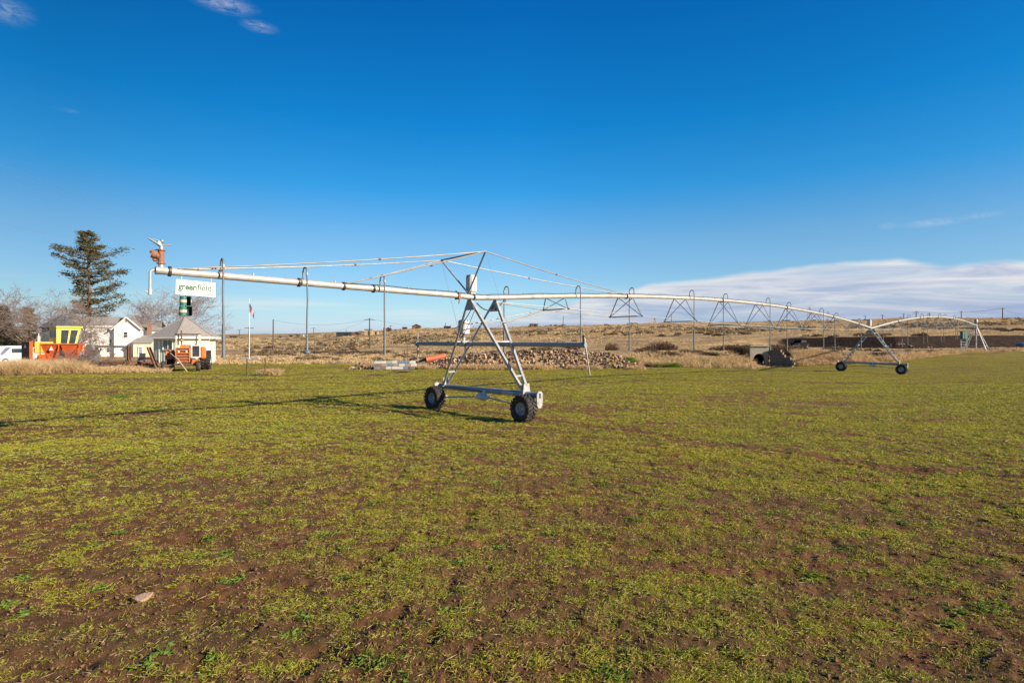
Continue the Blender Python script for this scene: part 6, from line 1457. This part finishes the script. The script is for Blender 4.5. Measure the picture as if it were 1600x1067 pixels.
bare_tree(150, 76, 505, 'small bare bushy tree in front of the farmhouse wall', 15, 1.2, 0, nmain=5, twig=.011, depth=5)
bare_tree(106, 45.5, 540, 'bare twiggy sapling in front of the orange hopper', 19, 1.1, .05, nmain=5, twig=.006, depth=5)
bare_tree(150, 44.5, 540, 'grey bare bush at the right end of the tall dry grass', 23, 1.2, .1, nmain=6, twig=.007, depth=5)
bare_tree(256, 100, 470, 'thin bare tree at the left of the hexagonal shed roof', 27, 1.0, 0, nmain=4, twig=.017, depth=5)
needle = [leafmat('green_brown_pine_needles', [(.035, .05, .018), (.075, .075, .025), (.13, .105, .04), (.20, .14, .065)], .8, .1), leafmat('dark_spruce_needles', [(.025, .04, .018), (.05, .065, .025), (.10, .085, .045)], .8, .1), leafmat('brown_dying_needles', [(.10, .075, .05), (.20, .14, .095), (.26, .19, .13)], .8, .1)]  # needle colours: green to golden brown pine, dark spruce, dying brown
def conifer(px, Y, ytop, prof, label, seed, mt, nbr=70, dens=1.0, droop=.0, trunk_r=.3, curve=.25, leaf=(.42, .13), name='conifer', asym=0.0):
    """prof: crown half-width (m) as a function of relative height (list of pairs)"""
    r = np.random.default_rng(seed); b = at(px, Y); H = zat(ytop, Y) - b.z; t = thing(name, label, 'tree', b)
    hs_, ws_ = zip(*prof); segs = []; P = []; Dv = []
    zs = np.linspace(0, 1, 9); cx_ = np.cumsum(r.normal(size=9) * .10)
    pts = [Vector((cx_[i] * zs[i], 0, H * zs[i])) for i in range(9)]
    m = MB(); m.tube(pts, [max(trunk_r * (1 - z_) ** .8, .05) for z_ in zs], 9); m.build('trunk', bark, t)
    for k in range(nbr):
        h = hs_[0] + (1 - hs_[0]) * ((k + r.random()) / nbr) ** .9; h = min(h, .985); a = k * 2.39996 + r.normal() * .35
        L_ = np.interp(h, hs_, ws_) * r.uniform(.45, 1.1) * (1 - asym * (math.cos(a) < -.1) * (h < .62)); q = Vector((np.interp(h, zs, cx_ * zs), 0, H * h)); d = Vector((math.cos(a), math.sin(a), droop + r.normal() * .10 + .25 * h)).normalized(); n = 6; r0 = .02 + .022 * L_
        for i in range(n):
            e = q + d * (L_ / n); segs.append((*q, *e, r0 * (1 - i / n) + .012, r0 * (1 - (i + 1) / n) + .012)); f = (i + 1) / n
            if f > .25:
                nc = int((10 + 9 * L_ / 3) * dens * (.6 + f)); c = np.array(e); sdw = .8 * (.30 + .22 * L_ * .4) * (1.15 - .55 * abs(f - .65) / .65)
                o_ = r.normal(size=(nc, 3)) * np.array([sdw, sdw, sdw * .38]); P.append(c + o_ + np.array([0, 0, .08])); Dv.append(np.array(d) * .5 + r.normal(size=(nc, 3)) * np.array([.8, .8, .5]) + np.array([0, 0, .25]))
            q = e; d = (d + Vector((r.normal() * .08, r.normal() * .08, curve / n))).normalized()
    V, Fq = segmesh(segs, 4); npmesh('branches', V, Fq, bark, t, True)
    P = np.concatenate(P); Dv = np.concatenate(Dv); n = len(P); V, Fq = kites(P, Dv, r.uniform(.6, 1.2, n) * leaf[0], r.uniform(.7, 1.2, n) * leaf[1], .2)
    npmesh('crown', V, Fq, mt, t); return t
conifer(140, 105, 362, [(.14, 3.8), (.22, 5.0), (.34, 6.2), (.50, 5.2), (.60, 4.6), (.70, 6.4), (.78, 5.6), (.86, 3.6), (.94, 1.8), (1, .4)], 'tall ragged conifer rising above the farmhouse roof', 3, needle[0], 70, 1.5, -.10, .45, .45, (.46, .16), asym=.55)
conifer(46, 96, 482, [(.05, 3.4), (.3, 3.0), (.6, 1.9), (.85, .9), (1, .2)], 'greyish brown spruce behind the silver grey van', 5, needle[2], 60, .75, -.25, .22, .3, (.42, .12))
conifer(3, 92, 480, [(.05, 3.0), (.3, 2.6), (.6, 1.8), (.85, .9), (1, .3)], 'dark green spruce cut off by the left edge of the picture', 9, needle[1], 70, 1.4, -.25, .25, .3, (.42, .13))
conifer(18, 118, 522, [(.05, 3.0), (.4, 2.4), (.8, 1.2), (1, .3)], 'small dark conifer beyond the white van', 11, needle[1], 40, 1.2, -.2, .2, .3)
